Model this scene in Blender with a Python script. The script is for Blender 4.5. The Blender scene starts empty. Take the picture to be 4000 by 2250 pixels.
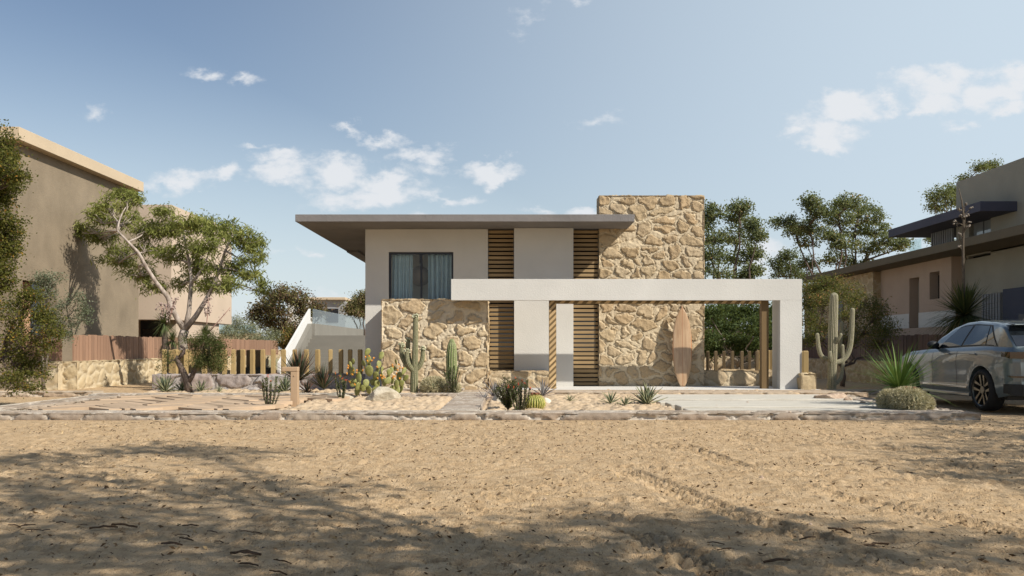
import bpy, bmesh, math, random
import numpy as np
from mathutils import Vector, Matrix
R = math.radians
rnd = random.Random(7)
NR = np.random.default_rng(11)
scene = bpy.context.scene
COL = scene.collection

# ------------------------------------------------------------------ camera
F, EYE, YH = 3500.0, 1.2, 1357.0          # focal length in photo pixels, eye height, horizon row
cam = bpy.data.cameras.new("camera"); camo = bpy.data.objects.new("camera", cam); COL.objects.link(camo)
cam.sensor_width = 36; cam.lens = 36 * F / 4000
cam.shift_y = (YH - 1125) / 4000
cam.clip_end = 2000; cam.clip_start = 0.05
camo.location = (0, 0, EYE); camo.rotation_euler = (R(90), 0, 0)
scene.camera = camo
scene.render.engine = 'CYCLES'
scene.cycles.use_denoising = True
scene.cycles.max_bounces = 6; scene.cycles.diffuse_bounces = 3; scene.cycles.glossy_bounces = 3
scene.cycles.transmission_bounces = 4; scene.cycles.transparent_max_bounces = 8
scene.cycles.sample_clamp_indirect = 4
scene.view_settings.view_transform = 'Standard'; scene.view_settings.look = 'None'
scene.view_settings.gamma = 1; scene.view_settings.use_curve_mapping = False
scene.view_settings.exposure = 0.5

# ------------------------------------------------------------------ sun and sky
SUN = Vector((1.48, -1.0, 1.42)).normalized()          # direction towards the sun
ELEV = math.asin(SUN.z); AZ = math.atan2(SUN.x, SUN.y)
sl = bpy.data.lights.new("sun", 'SUN'); slo = bpy.data.objects.new("sun", sl); COL.objects.link(slo)
sl.energy = 4.3; sl.angle = R(0.6); sl.color = (1.0, 0.945, 0.85)
slo.rotation_euler = SUN.to_track_quat('Z', 'Y').to_euler(); slo.location = (30, -20, 30)

world = bpy.data.worlds.new("World"); scene.world = world; world.use_nodes = True
wt = world.node_tree; wt.nodes.clear()
def wn(t, **k):
    n = wt.nodes.new(t)
    for a, b in k.items(): setattr(n, a, b)
    return n
def wl(a, b): wt.links.new(a, b)
def wmath(op, a, b=None, c=None, clamp=False):
    n = wn('ShaderNodeMath', operation=op, use_clamp=clamp)
    for i, v in enumerate((a, b, c)):
        if v is None: continue
        if isinstance(v, (int, float)): n.inputs[i].default_value = v
        else: wl(v, n.inputs[i])
    return n.outputs[0]
sky = wn('ShaderNodeTexSky', sky_type='NISHITA', sun_disc=False)
sky.sun_elevation = ELEV; sky.sun_rotation = AZ
sky.air_density = 1.25; sky.dust_density = 0.35; sky.ozone_density = 1.6; sky.altitude = 0
bg = wn('ShaderNodeBackground'); bg.inputs[1].default_value = 0.075
# hot-season haze: the air pales towards the sun's side and towards the horizon
tc = wn('ShaderNodeTexCoord'); sp = wn('ShaderNodeSeparateXYZ'); wl(tc.outputs['Generated'], sp.inputs[0])
hd = wn('ShaderNodeVectorMath', operation='DOT_PRODUCT'); wl(tc.outputs['Generated'], hd.inputs[0]); hd.inputs[1].default_value = Vector((1.0, .55, .25)).normalized()
hz1 = wn('ShaderNodeMapRange', interpolation_type='SMOOTHSTEP'); wl(hd.outputs['Value'], hz1.inputs[0]); hz1.inputs[1].default_value = .12; hz1.inputs[2].default_value = 1.0; hz1.inputs[4].default_value = .9
hz2 = wn('ShaderNodeMapRange', interpolation_type='SMOOTHSTEP'); wl(sp.outputs[2], hz2.inputs[0]); hz2.inputs[1].default_value = .34; hz2.inputs[2].default_value = -.02; hz2.inputs[3].default_value = 0.0; hz2.inputs[4].default_value = .8
haze = wmath('MAXIMUM', hz1.outputs[0], hz2.outputs[0])
hm = wn('ShaderNodeMix', data_type='RGBA'); wl(haze, hm.inputs[0]); tn = wn('ShaderNodeMix', data_type='RGBA', blend_type='MULTIPLY'); tn.inputs[0].default_value = 1; wl(sky.outputs[0], tn.inputs[6]); tn.inputs[7].default_value = (.93, .88, .90, 1)
wl(tn.outputs[2], hm.inputs[6]); hm.inputs[7].default_value = (6.3, 7.4, 8.3, 1)
wl(hm.outputs[2], bg.inputs[0])
yy = wmath('MAXIMUM', sp.outputs[1], 0.02)
u_ = wmath('DIVIDE', sp.outputs[0], yy); v_ = wmath('DIVIDE', sp.outputs[2], yy)
uv = wn('ShaderNodeCombineXYZ'); wl(u_, uv.inputs[0]); wl(v_, uv.inputs[1])
dn = wn('ShaderNodeTexNoise'); dn.inputs['Scale'].default_value = 11; dn.inputs['Detail'].default_value = 7; dn.inputs['Roughness'].default_value = .62
mapn = wn('ShaderNodeMapping'); mapn.inputs['Scale'].default_value = (1, 1.6, 1); wl(uv.outputs[0], mapn.inputs[0]); wl(mapn.outputs[0], dn.inputs['Vector'])
dsub = wn('ShaderNodeVectorMath', operation='SUBTRACT'); wl(dn.outputs['Color'], dsub.inputs[0]); dsub.inputs[1].default_value = (.5, .5, .5)
dsc = wn('ShaderNodeVectorMath', operation='SCALE'); wl(dsub.outputs[0], dsc.inputs[0]); dsc.inputs['Scale'].default_value = .08
uvd = wn('ShaderNodeVectorMath', operation='ADD'); wl(uv.outputs[0], uvd.inputs[0]); wl(dsc.outputs[0], uvd.inputs[1])
CLOUDS = [(365,446,60,60,.42),(792,299,100,42,.5),(963,322,75,48,.75),(1001,559,75,26,.55),(722,683,230,62,.75),(885,675,75,58,.8),
 (1110,609,125,50,.8),(1087,683,170,85,.95),(1320,660,150,75,1),(1436,745,270,85,1),(1520,700,170,70,1),(1739,757,170,34,.7),
 (1646,590,165,48,.68),(1670,645,80,50,.5),(1498,536,85,40,.68),(1366,505,60,22,.45),(1925,672,130,46,.95),
 (3304,415,175,72,1),(3242,497,150,90,1),(3227,567,110,45,.9),(3460,404,65,42,.85),(3141,512,60,30,.7),
 (3708,330,290,85,1),(3669,411,160,60,1),(3863,349,210,95,1),(3988,310,110,65,1),(3949,419,95,40,.9),(3560,435,55,30,.8),
 (3724,505,55,24,.42),(3809,485,60,20,.4),(2264,822,115,36,.95),(2140,815,90,22,.6),(2960,1010,130,90,.72),(2075,75,50,60,.18),(2255,25,34,14,.22),
 (1330,1180,200,40,.4),(1180,980,120,26,.4),(1260,985,50,24,.5),(1640,838,180,20,.35),(3480,930,120,40,.35),(2330,455,80,20,.2)]
acc = None
for (cx, cy, rx, ry, wgt) in CLOUDS:
    if cx < 2000: ry *= .85; rx *= 1.05
    s = wn('ShaderNodeVectorMath', operation='SUBTRACT'); wl(uvd.outputs[0], s.inputs[0]); s.inputs[1].default_value = ((cx-2000)/F, (YH-cy)/F, 0)
    m = wn('ShaderNodeVectorMath', operation='MULTIPLY'); wl(s.outputs[0], m.inputs[0]); m.inputs[1].default_value = (F/rx, F/ry, 0)
    l = wn('ShaderNodeVectorMath', operation='LENGTH'); wl(m.outputs[0], l.inputs[0])
    a = wmath('SUBTRACT', 1.0, l.outputs['Value']); a = wmath('MULTIPLY', a, wgt)
    acc = a if acc is None else wmath('MAXIMUM', acc, a)
dn2 = wn('ShaderNodeTexNoise'); dn2.inputs['Scale'].default_value = 31; dn2.inputs['Detail'].default_value = 8; dn2.inputs['Roughness'].default_value = .6
wl(mapn.outputs[0], dn2.inputs['Vector'])
nz = wmath('MULTIPLY', wmath('SUBTRACT', dn2.outputs['Fac'], .5), 1.9)
acc = wmath('ADD', acc, nz)
mr = wn('ShaderNodeMapRange', interpolation_type='SMOOTHSTEP'); wl(acc, mr.inputs[0]); mr.inputs[1].default_value = -.06; mr.inputs[2].default_value = .74
alpha = wmath('MULTIPLY', mr.outputs[0], .9)
front = wmath('GREATER_THAN', sp.outputs[1], .03); alpha = wmath('MULTIPLY', alpha, front)
cb = wn('ShaderNodeBackground'); cb.inputs[0].default_value = (.82, .84, .87, 1); cb.inputs[1].default_value = .70
mix = wn('ShaderNodeMixShader'); wl(alpha, mix.inputs[0]); wl(bg.outputs[0], mix.inputs[1]); wl(cb.outputs[0], mix.inputs[2])
out = wn('ShaderNodeOutputWorld'); wl(mix.outputs[0], out.inputs[0])

# ------------------------------------------------------------------ helpers
def W(x, y, D): return Vector(((x-2000)/F*D, D, EYE+(YH-y)/F*D))       # a photo position at a chosen real distance
def GP(x, y, z=0.0):
    D = (EYE-z)*F/(y-YH); return Vector(((x-2000)/F*D, D, z))

def tag(o, label=None, cat=None, group=None, kind=None):
    if label: o['label'] = label
    if cat: o['category'] = cat
    if group: o['group'] = group
    if kind: o['kind'] = kind
    return o
def empty(name, loc, label, cat, group=None, rz=0):
    o = bpy.data.objects.new(name, None); COL.objects.link(o); o.location = loc; o.rotation_euler = (0, 0, rz)
    o.empty_display_size = .2
    return tag(o, label, cat, group)
def link(name, me, mats=None, parent=None, smooth=False):
    o = bpy.data.objects.new(name, me); COL.objects.link(o)
    if mats is not None:
        for m in (mats if isinstance(mats, (list, tuple)) else [mats]): me.materials.append(m)
    if smooth:
        me.polygons.foreach_set('use_smooth', np.ones(len(me.polygons), dtype=bool))
    if parent is not None:
        o.parent = parent
        # meshes are written in world space: cancel the parent's own transform
        if parent.type == 'EMPTY': o.matrix_parent_inverse = Matrix.LocRotScale(parent.location, parent.rotation_euler, parent.scale).inverted()
    return o

class MB:
    def __init__(s): s.v = []; s.f = []; s.mi = []
    def face(s, pts, mi=0):
        n = len(s.v); s.v += [tuple(p) for p in pts]; s.f.append(tuple(range(n, n+len(pts)))); s.mi.append(mi)
    def box(s, x0, x1, y0, y1, z0, z1, mi=0):
        n = len(s.v)
        s.v += [(x0,y0,z0),(x1,y0,z0),(x1,y1,z0),(x0,y1,z0),(x0,y0,z1),(x1,y0,z1),(x1,y1,z1),(x0,y1,z1)]
        for q in ((0,3,2,1),(4,5,6,7),(0,1,5,4),(1,2,6,5),(2,3,7,6),(3,0,4,7)): s.f.append(tuple(n+i for i in q)); s.mi.append(mi)
        return s
    def obox(s, c, ax, ay, az, mi=0):
        """box from centre and three half-axis vectors"""
        c, ax, ay, az = map(Vector, (c, ax, ay, az)); n = len(s.v)
        for k in (-1, 1):
            for (i, j) in ((-1,-1),(1,-1),(1,1),(-1,1)): s.v.append(tuple(c+ax*i+ay*j+az*k))
        for q in ((0,3,2,1),(4,5,6,7),(0,1,5,4),(1,2,6,5),(2,3,7,6),(3,0,4,7)): s.f.append(tuple(n+i for i in q)); s.mi.append(mi)
        return s
    def prism(s, poly, vec, mi=0):
        """closed solid: polygon (3d points) pushed along vec"""
        n = len(s.v); k = len(poly); vec = Vector(vec)
        s.v += [tuple(Vector(p)) for p in poly] + [tuple(Vector(p)+vec) for p in poly]
        s.f.append(tuple(range(n, n+k))[::-1]); s.f.append(tuple(range(n+k, n+2*k))); s.mi += [mi, mi]
        for i in range(k): s.f.append((n+i, n+(i+1) % k, n+k+(i+1) % k, n+k+i)); s.mi.append(mi)
        return s
    def tube(s, pts, rad, n=8, prof=None, cap=True, mi=0):
        pts = [Vector(p) for p in pts]; k0 = len(s.v); m = len(pts)
        if not hasattr(rad, '__len__'): rad = [rad]*m
        t0 = (pts[1]-pts[0]).normalized()
        a = t0.orthogonal().normalized()
        for i, p in enumerate(pts):
            t = (pts[min(i+1, m-1)]-pts[max(i-1, 0)]).normalized()
            a = (a - t*a.dot(t)).normalized(); b = t.cross(a)
            for j in range(n):
                th = 2*math.pi*j/n; r = rad[i]*(prof[j] if prof is not None else 1)
                s.v.append(tuple(p+a*math.cos(th)*r+b*math.sin(th)*r))
        for i in range(m-1):
            for j in range(n):
                s.f.append((k0+i*n+j, k0+i*n+(j+1) % n, k0+(i+1)*n+(j+1) % n, k0+(i+1)*n+j)); s.mi.append(mi)
        if cap:
            s.f.append(tuple(k0+j for j in range(n))[::-1]); s.f.append(tuple(k0+(m-1)*n+j for j in range(n))); s.mi += [mi, mi]
        return s
    def ball(s, c, rx, ry, rz, nu=12, nv=8, mi=0):
        k0 = len(s.v)
        for i in range(nv+1):
            ph = math.pi*i/nv
            for j in range(nu):
                th = 2*math.pi*j/nu
                s.v.append((c[0]+rx*math.sin(ph)*math.cos(th), c[1]+ry*math.sin(ph)*math.sin(th), c[2]-rz*math.cos(ph)))
        for i in range(nv):
            for j in range(nu):
                s.f.append((k0+i*nu+j, k0+i*nu+(j+1) % nu, k0+(i+1)*nu+(j+1) % nu, k0+(i+1)*nu+j)); s.mi.append(mi)
        return s
    def cells(s, us, vs, solid, t0, t1, axis='y', mi=0):
        """a wall made of grid cells with openings; only outer faces. axis: the wall's normal. u is x (or y), v is z."""
        def pt(u, v, t): return (u, t, v) if axis == 'y' else (t, u, v)
        nu, nv = len(us)-1, len(vs)-1
        S = lambda i, j: 0 <= i < nu and 0 <= j < nv and solid(i, j)
        for i in range(nu):
            for j in range(nv):
                if not S(i, j): continue
                a, b, c, d = us[i], us[i+1], vs[j], vs[j+1]
                s.face([pt(a,c,t0), pt(b,c,t0), pt(b,d,t0), pt(a,d,t0)], mi); s.face([pt(a,c,t1), pt(a,d,t1), pt(b,d,t1), pt(b,c,t1)], mi)
                if not S(i-1, j): s.face([pt(a,c,t0), pt(a,d,t0), pt(a,d,t1), pt(a,c,t1)], mi)
                if not S(i+1, j): s.face([pt(b,c,t0), pt(b,c,t1), pt(b,d,t1), pt(b,d,t0)], mi)
                if not S(i, j-1): s.face([pt(a,c,t0), pt(a,c,t1), pt(b,c,t1), pt(b,c,t0)], mi)
                if not S(i, j+1): s.face([pt(a,d,t0), pt(b,d,t0), pt(b,d,t1), pt(a,d,t1)], mi)
        return s
    def build(s, name, mats, parent=None, smooth=False, bevel=0, weld=True):
        me = bpy.data.meshes.new(name); me.from_pydata(s.v, [], s.f)
        me.polygons.foreach_set('material_index', np.array(s.mi, dtype=np.int32))
        if weld or bevel:
            bm = bmesh.new(); bm.from_mesh(me)
            bmesh.ops.remove_doubles(bm, verts=bm.verts, dist=1e-5)
            bmesh.ops.recalc_face_normals(bm, faces=bm.faces)
            bm.to_mesh(me); bm.free()
        me.update()
        o = link(name, me, mats, parent, smooth)
        if bevel:
            b = o.modifiers.new('bevel', 'BEVEL'); b.width = bevel; b.segments = 2; b.limit_method = 'ANGLE'; b.angle_limit = R(40)
        return o

def np_mesh(name, V, Q, attrs=None):
    """V (n,3) and Q (m,4) to a mesh quickly; attrs: {name: per-vertex float array}"""
    me = bpy.data.meshes.new(name); V = np.asarray(V, dtype=np.float32); Q = np.asarray(Q, dtype=np.int32); k = Q.shape[1]
    me.vertices.add(len(V)); me.vertices.foreach_set('co', V.ravel())
    me.loops.add(Q.size); me.loops.foreach_set('vertex_index', Q.ravel())
    me.polygons.add(len(Q)); me.polygons.foreach_set('loop_start', np.arange(0, Q.size, k, dtype=np.int32))
    me.update(calc_edges=True); me.validate()
    for n, a in (attrs or {}).items():
        at = me.attributes.new(n, 'FLOAT', 'POINT'); at.data.foreach_set('value', np.asarray(a, dtype=np.float32))
    return me

# numpy noise
def _h(ix, iy, seed):
    n = (ix.astype(np.int64)*374761393 + iy.astype(np.int64)*668265263 + seed*1442695041) & 0x7fffffff
    n = ((n ^ (n >> 13))*1274126177) & 0x7fffffff
    n = ((n ^ (n >> 16))*2246822519) & 0x7fffffff
    return ((n ^ (n >> 15)) & 0xffffff)/float(0xffffff)
def vnoise(x, y, seed=0):
    ix = np.floor(x); iy = np.floor(y); fx = x-ix; fy = y-iy
    fx = fx*fx*fx*(fx*(fx*6-15)+10); fy = fy*fy*fy*(fy*(fy*6-15)+10)
    a = _h(ix, iy, seed); b = _h(ix+1, iy, seed); c = _h(ix, iy+1, seed); d = _h(ix+1, iy+1, seed)
    return (a*(1-fx)+b*fx)*(1-fy)+(c*(1-fx)+d*fx)*fy
def fbm(x, y, seed=0, o=4, g=.5):
    s = 0; a = 1; t = 0
    for i in range(o):
        s = s+a*vnoise(x*2**i+i*17.3, y*2**i-i*9.7, seed+i); t += a; a *= g
    return s/t-.5
def smooth(a, b, x):
    t = np.clip((x-a)/(b-a), 0, 1); return t*t*(3-2*t)

# ------------------------------------------------------------------ materials
def new_mat(name):
    m = bpy.data.materials.new(name); m.use_nodes = True; return m, m.node_tree, m.node_tree.nodes['Principled BSDF']
class NT:
    def __init__(s, nt): s.t = nt
    def n(s, ty, **k):
        x = s.t.nodes.new(ty)
        for a, b in k.items(): setattr(x, a, b)
        return x
    def l(s, a, b): s.t.links.new(a, b)
    def noise(s, vec, scale, detail=5, rough=.55):
        x = s.n('ShaderNodeTexNoise'); x.inputs['Scale'].default_value = scale; x.inputs['Detail'].default_value = detail; x.inputs['Roughness'].default_value = rough
        s.l(vec, x.inputs['Vector']); return x.outputs['Fac']
    def ramp(s, fac, stops):
        x = s.n('ShaderNodeValToRGB'); e = x.color_ramp.elements
        while len(e) < len(stops): e.new(.5)
        for i, (p, c) in enumerate(stops): e[i].position = p; e[i].color = (*c, 1)
        s.l(fac, x.inputs[0]); return x.outputs[0]
    def mixc(s, fac, a, b, mode='MIX'):
        x = s.n('ShaderNodeMix', data_type='RGBA', blend_type=mode)
        for i, v in ((0, fac), (6, a), (7, b)):
            if isinstance(v, (int, float)): x.inputs[i].default_value = v
            elif isinstance(v, tuple): x.inputs[i].default_value = (*v, 1)
            else: s.l(v, x.inputs[i])
        return x.outputs[2]
    def math(s, op, a, b=None):
        x = s.n('ShaderNodeMath', operation=op)
        for i, v in enumerate((a, b)):
            if v is None: continue
            if isinstance(v, (int, float)): x.inputs[i].default_value = v
            else: s.l(v, x.inputs[i])
        return x.outputs[0]
    def attr(s, name): return s.n('ShaderNodeAttribute', attribute_name=name).outputs['Fac']
    def bump(s, h, strength, dist, bsdf):
        x = s.n('ShaderNodeBump'); x.inputs['Strength'].default_value = strength; x.inputs['Distance'].default_value = dist
        s.l(h, x.inputs['Height']); s.l(x.outputs[0], bsdf.inputs['Normal'])
    def obj(s, scale=None):
        v = s.n('ShaderNodeTexCoord').outputs['Object']
        if scale is None: return v
        m = s.n('ShaderNodeMapping'); m.inputs['Scale'].default_value = scale; s.l(v, m.inputs[0]); return m.outputs[0]

def plaster(name, c, var=.10, rough=.9, bscale=45, bstr=.35):
    m, t, b = new_mat(name); N = NT(t); v = N.obj()
    big = N.noise(v, .9, 6, .6); fine = N.noise(v, bscale, 4, .7); spots = N.noise(v, bscale*.55, 2)
    dk = tuple(x*(1-var) for x in c); lt = tuple(min(1, x*(1+var*.6)) for x in c)
    col = N.ramp(big, [(.3, dk), (.7, lt)])
    strk = N.noise(N.obj((1.1, 1.1, .25)), 1.6, 5, .65)
    col = N.mixc(.12, col, N.ramp(strk, [(.35, tuple(x*(1-var*1.4) for x in c)), (.65, lt)]))
    col = N.mixc(N.math('MULTIPLY', N.math('GREATER_THAN', spots, .70), .35), col, tuple(x*.7 for x in c))
    N.l(col, b.inputs['Base Color']); b.inputs['Roughness'].default_value = rough; b.inputs['Specular IOR Level'].default_value = .25
    N.bump(N.math('ADD', fine, N.math('MULTIPLY', spots, .8)), bstr, .02, b)
    return m
def wood(name, c1, c2, axis='z', rough=.7, scale=1.0, bump=.25):
    m, t, b = new_mat(name); N = NT(t)
    st = {'z': (9, 9, .7), 'x': (.7, 9, 9), 'y': (9, .7, 9)}[axis]
    v = N.obj(tuple(x*scale for x in st)); g = N.noise(v, 1.6, 8, .65); g2 = N.noise(v, 9, 4, .6)
    isl = N.n('ShaderNodeNewGeometry').outputs['Random Per Island']
    col = N.ramp(g, [(.28, c2), (.5, tuple((a+b_)/2 for a, b_ in zip(c1, c2))), (.7, c1)])
    col = N.mixc(N.math('MULTIPLY', g2, .35), col, c2)
    col = N.mixc(.55, col, N.ramp(isl, [(0, tuple(x*.62 for x in c1)), (1, tuple(min(1, x*1.12) for x in c1))]), 'MIX')
    N.l(col, b.inputs['Base Color']); b.inputs['Roughness'].default_value = rough; b.inputs['Specular IOR Level'].default_value = .3
    N.bump(g2, bump, .01, b); return m
def masonry_mat(name, stones, mortar, var=.25, rough=.92, scale=6):
    """reads the 'stone' (stone / joint) and 'cell' (which stone) attributes the masonry meshes carry"""
    m, t, b = new_mat(name); N = NT(t); v = N.obj()
    k = len(stones); col = N.ramp(N.attr('cell'), [(i/(k-1), c) for i, c in enumerate(stones)])
    n1 = N.noise(v, scale, 7, .65); n2 = N.noise(v, scale*7, 4, .6)
    col = N.mixc(N.math('MULTIPLY', n1, var*2), col, tuple(x*.55 for x in stones[0]))
    col = N.mixc(N.math('MULTIPLY', n2, .3), col, tuple(min(1, x*1.25) for x in mortar))
    mc = N.mixc(n1, tuple(x*.72 for x in mortar), mortar)
    N.l(N.mixc(N.attr('stone'), mc, col), b.inputs['Base Color'])
    b.inputs['Roughness'].default_value = rough; b.inputs['Specular IOR Level'].default_value = .2
    N.bump(N.math('ADD', n2, N.math('MULTIPLY', n1, .6)), .5, .03, b); return m
def leaf_mat(name, stops, trans=.25, rough=.55):
    m, t, b = new_mat(name); N = NT(t)
    col = N.ramp(N.attr('tint'), stops); N.l(col, b.inputs['Base Color'])
    b.inputs['Roughness'].default_value = .65; b.inputs['Specular IOR Level'].default_value = .14
    tr = N.n('ShaderNodeBsdfTranslucent'); N.l(N.mixc(.5, col, (.30, .34, .05), 'MIX'), tr.inputs[0])
    mx = N.n('ShaderNodeMixShader'); mx.inputs[0].default_value = trans
    N.l(b.outputs[0], mx.inputs[1]); N.l(tr.outputs[0], mx.inputs[2]); N.l(mx.outputs[0], t.nodes['Material Output'].inputs[0]); return m
def noisy(name, c1, c2, scale=8, rough=.8, bscale=None, bstr=.3, metal=0, detail=6, stretch=None, spec=.3):
    m, t, b = new_mat(name); N = NT(t); v = N.obj(stretch)
    n = N.noise(v, scale, detail, .6); N.l(N.ramp(n, [(.3, c1), (.7, c2)]), b.inputs['Base Color'])
    b.inputs['Roughness'].default_value = rough; b.inputs['Metallic'].default_value = metal; b.inputs['Specular IOR Level'].default_value = spec
    if bstr: N.bump(N.noise(v, bscale or scale*3, 6, .65), bstr, .03, b)
    return m
def glass_mat(name, tint=(.8, .88, .9), refl=.12, dark=0.0):
    m, t, b = new_mat(name); N = NT(t); t.nodes.remove(b)
    tr = N.n('ShaderNodeBsdfTransparent'); tr.inputs[0].default_value = (*tint, 1)
    gl = N.n('ShaderNodeBsdfGlossy'); gl.inputs['Roughness'].default_value = .01
    fr = N.n('ShaderNodeFresnel'); fr.inputs[0].default_value = 1.5
    f = N.math('MULTIPLY', N.math('ADD', fr.outputs[0], refl), N.math('SUBTRACT', 1.0, N.n('ShaderNodeNewGeometry').outputs['Backfacing'])); mx = N.n('ShaderNodeMixShader'); N.l(f, mx.inputs[0]); N.l(tr.outputs[0], mx.inputs[1]); N.l(gl.outputs[0], mx.inputs[2])
    N.l(mx.outputs[0], t.nodes['Material Output'].inputs[0]); return m

M = {}
M['white'] = plaster('white_render', (.57, .555, .515), .08, bstr=.3)
M['offwhite'] = plaster('offwhite_render', (.58, .56, .515), .07, bstr=.3)
M['brightwhite'] = plaster('bright_white_render', (.60, .595, .575), .05, bstr=.2)
M['roofgrey'] = plaster('grey_concrete', (.19, .178, .172), .16, bscale=22, bstr=.6)
M['brownplaster'] = plaster('brown_render', (.245, .195, .135), .22, bscale=30, bstr=.5)
M['beigeplaster'] = plaster('beige_render', (.50, .40, .28), .07)
M['blushplaster'] = plaster('blush_render', (.50, .40, .305), .07)
M['pinkplaster'] = plaster('pink_render', (.42, .315, .24), .08)
M['oliveplaster'] = plaster('olive_render', (.30, .28, .225), .10)
M['slate'] = plaster('slate_render', (.07, .075, .10), .12)
M['greyplaster'] = plaster('grey_render', (.28, .28, .28), .08)
M['stair'] = plaster('stair_concrete', (.21, .195, .165), .10)
M['slab'] = plaster('porch_concrete', (.60, .58, .54), .05)
M['stone'] = masonry_mat('tan_rubble', [(.40,.285,.16),(.27,.18,.09),(.48,.37,.225),(.33,.22,.11),(.50,.40,.265),(.30,.215,.125),(.44,.30,.16),(.37,.275,.165)], (.62, .51, .35), .28)
M['stonebay'] = masonry_mat('cream_rubble', [(.43,.31,.18),(.33,.23,.125),(.51,.40,.25),(.38,.265,.14),(.48,.36,.21)], (.66, .55, .39), .26)
M['stonelow'] = masonry_mat('pale_rubble', [(.42,.32,.18),(.48,.38,.235),(.36,.265,.145)], (.60, .50, .34), .24)
M['stonegrey'] = masonry_mat('grey_rock', [(.36,.33,.31),(.30,.275,.26),(.34,.22,.17),(.40,.37,.35),(.33,.31,.30)], (.42, .38, .35), .30, scale=5)
M['kerb'] = masonry_mat('kerb_rock', [(.32,.23,.16),(.50,.42,.34),(.25,.175,.115),(.40,.32,.235),(.33,.22,.14),(.54,.475,.40),(.28,.205,.14)], (.62, .56, .475), .6, scale=11)
M['flag'] = masonry_mat('flagstone', [(.42,.31,.21),(.50,.40,.29),(.36,.26,.175),(.47,.38,.29)], (.50, .42, .32), .28, scale=7)
M['postwood'] = wood('post_wood', (.46, .33, .15), (.27, .18, .07))
M['slatwood'] = wood('slat_wood', (.35, .24, .12), (.17, .112, .05), 'x')
M['darkwood'] = wood('dark_wood', (.20, .135, .06), (.10, .065, .028))
M['plankwood'] = wood('plank_wood', (.34, .205, .135), (.20, .115, .07))
M['boardwood'] = wood('surfboard_wood', (.50, .335, .19), (.36, .19, .085), 'z', .28, .7, 0)
M['frame'] = noisy('dark_metal', (.02, .022, .03), (.03, .032, .042), 20, .4, bstr=0)
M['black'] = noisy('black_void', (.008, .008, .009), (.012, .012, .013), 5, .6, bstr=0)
M['glass'] = glass_mat('window_glass', (.9, .94, .95), .0)
M['railglass'] = glass_mat('rail_glass', (.86, .93, .92), .06)
M['darkglass'] = noisy('dark_glass', (.012, .014, .018), (.016, .018, .022), 3, .04, bstr=0, spec=.8)
# ------------------------------------------------------------------ masonry: real relief, one stone per Voronoi cell
def voro(u, v, su, sv, seed, warp=.22):
    """distance information of a jittered-lattice Voronoi pattern"""
    uu = u/su + warp*fbm(u/su*1.7, v/sv*1.7, seed+90, 3)*2
    vv = v/sv + warp*fbm(u/su*1.7+31, v/sv*1.7+7, seed+91, 3)*2
    iu = np.floor(uu); iv = np.floor(vv)
    f1 = np.full(uu.shape, 9.); f2 = np.full(uu.shape, 9.); cid = np.zeros(uu.shape); cx = np.zeros(uu.shape); cy = np.zeros(uu.shape)
    for a in (-2, -1, 0, 1, 2):
        for b in (-2, -1, 0, 1, 2):
            gx = iu+a; gy = iv+b
            px = gx+.5+(_h(gx, gy, seed)-.5)*.95 + (np.mod(gy, 2)*.5); py = gy+.5+(_h(gx, gy, seed+1)-.5)*.8
            d = np.hypot(uu-px, vv-py); idv = _h(gx, gy, seed+2)
            nb = d < f1
            f2 = np.where(nb, f1, np.minimum(f2, d)); cid = np.where(nb, idv, cid); cx = np.where(nb, px, cx); cy = np.where(nb, py, cy)
            f1 = np.where(nb, d, f1)
    return f2-f1, cid, uu-cx, vv-cy
def relief(u, v, p):
    e, cid, du, dv = voro(u, v, p['su'], p['sv'], p['seed'], p.get('warp', .22))
    j = p.get('joint', .13)
    st = smooth(j*.8, j*1.25, e + .10*fbm(u*7, v*7, p['seed']+5, 3) + .10*fbm(u*22, v*22, p['seed']+55, 2) - .06*(cid*7 % 1)*p.get('jvar', 1))
    tx = (cid*13 % 1)-.5; ty = (cid*29 % 1)-.5
    h = st*(p['h']*(.6+.4*(cid*5 % 1)) + p['h']*1.1*(tx*du+ty*dv) + p['h']*.6*fbm(u*9, v*9, p['seed']+6, 4)*1.4)
    h = h + (1-st)*p['h']*.5*fbm(u*16, v*16, p['seed']+8, 3)
    fac = np.abs(fbm(u*4.2+cid*9, v*4.2, p['seed']+11, 3))*1.6                     # broken facets
    h = h - st*p['h']*.8*fac - .6*p['h']*np.exp(-((e-j*.95)/.04)**2)
    return h, st, cid
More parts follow.
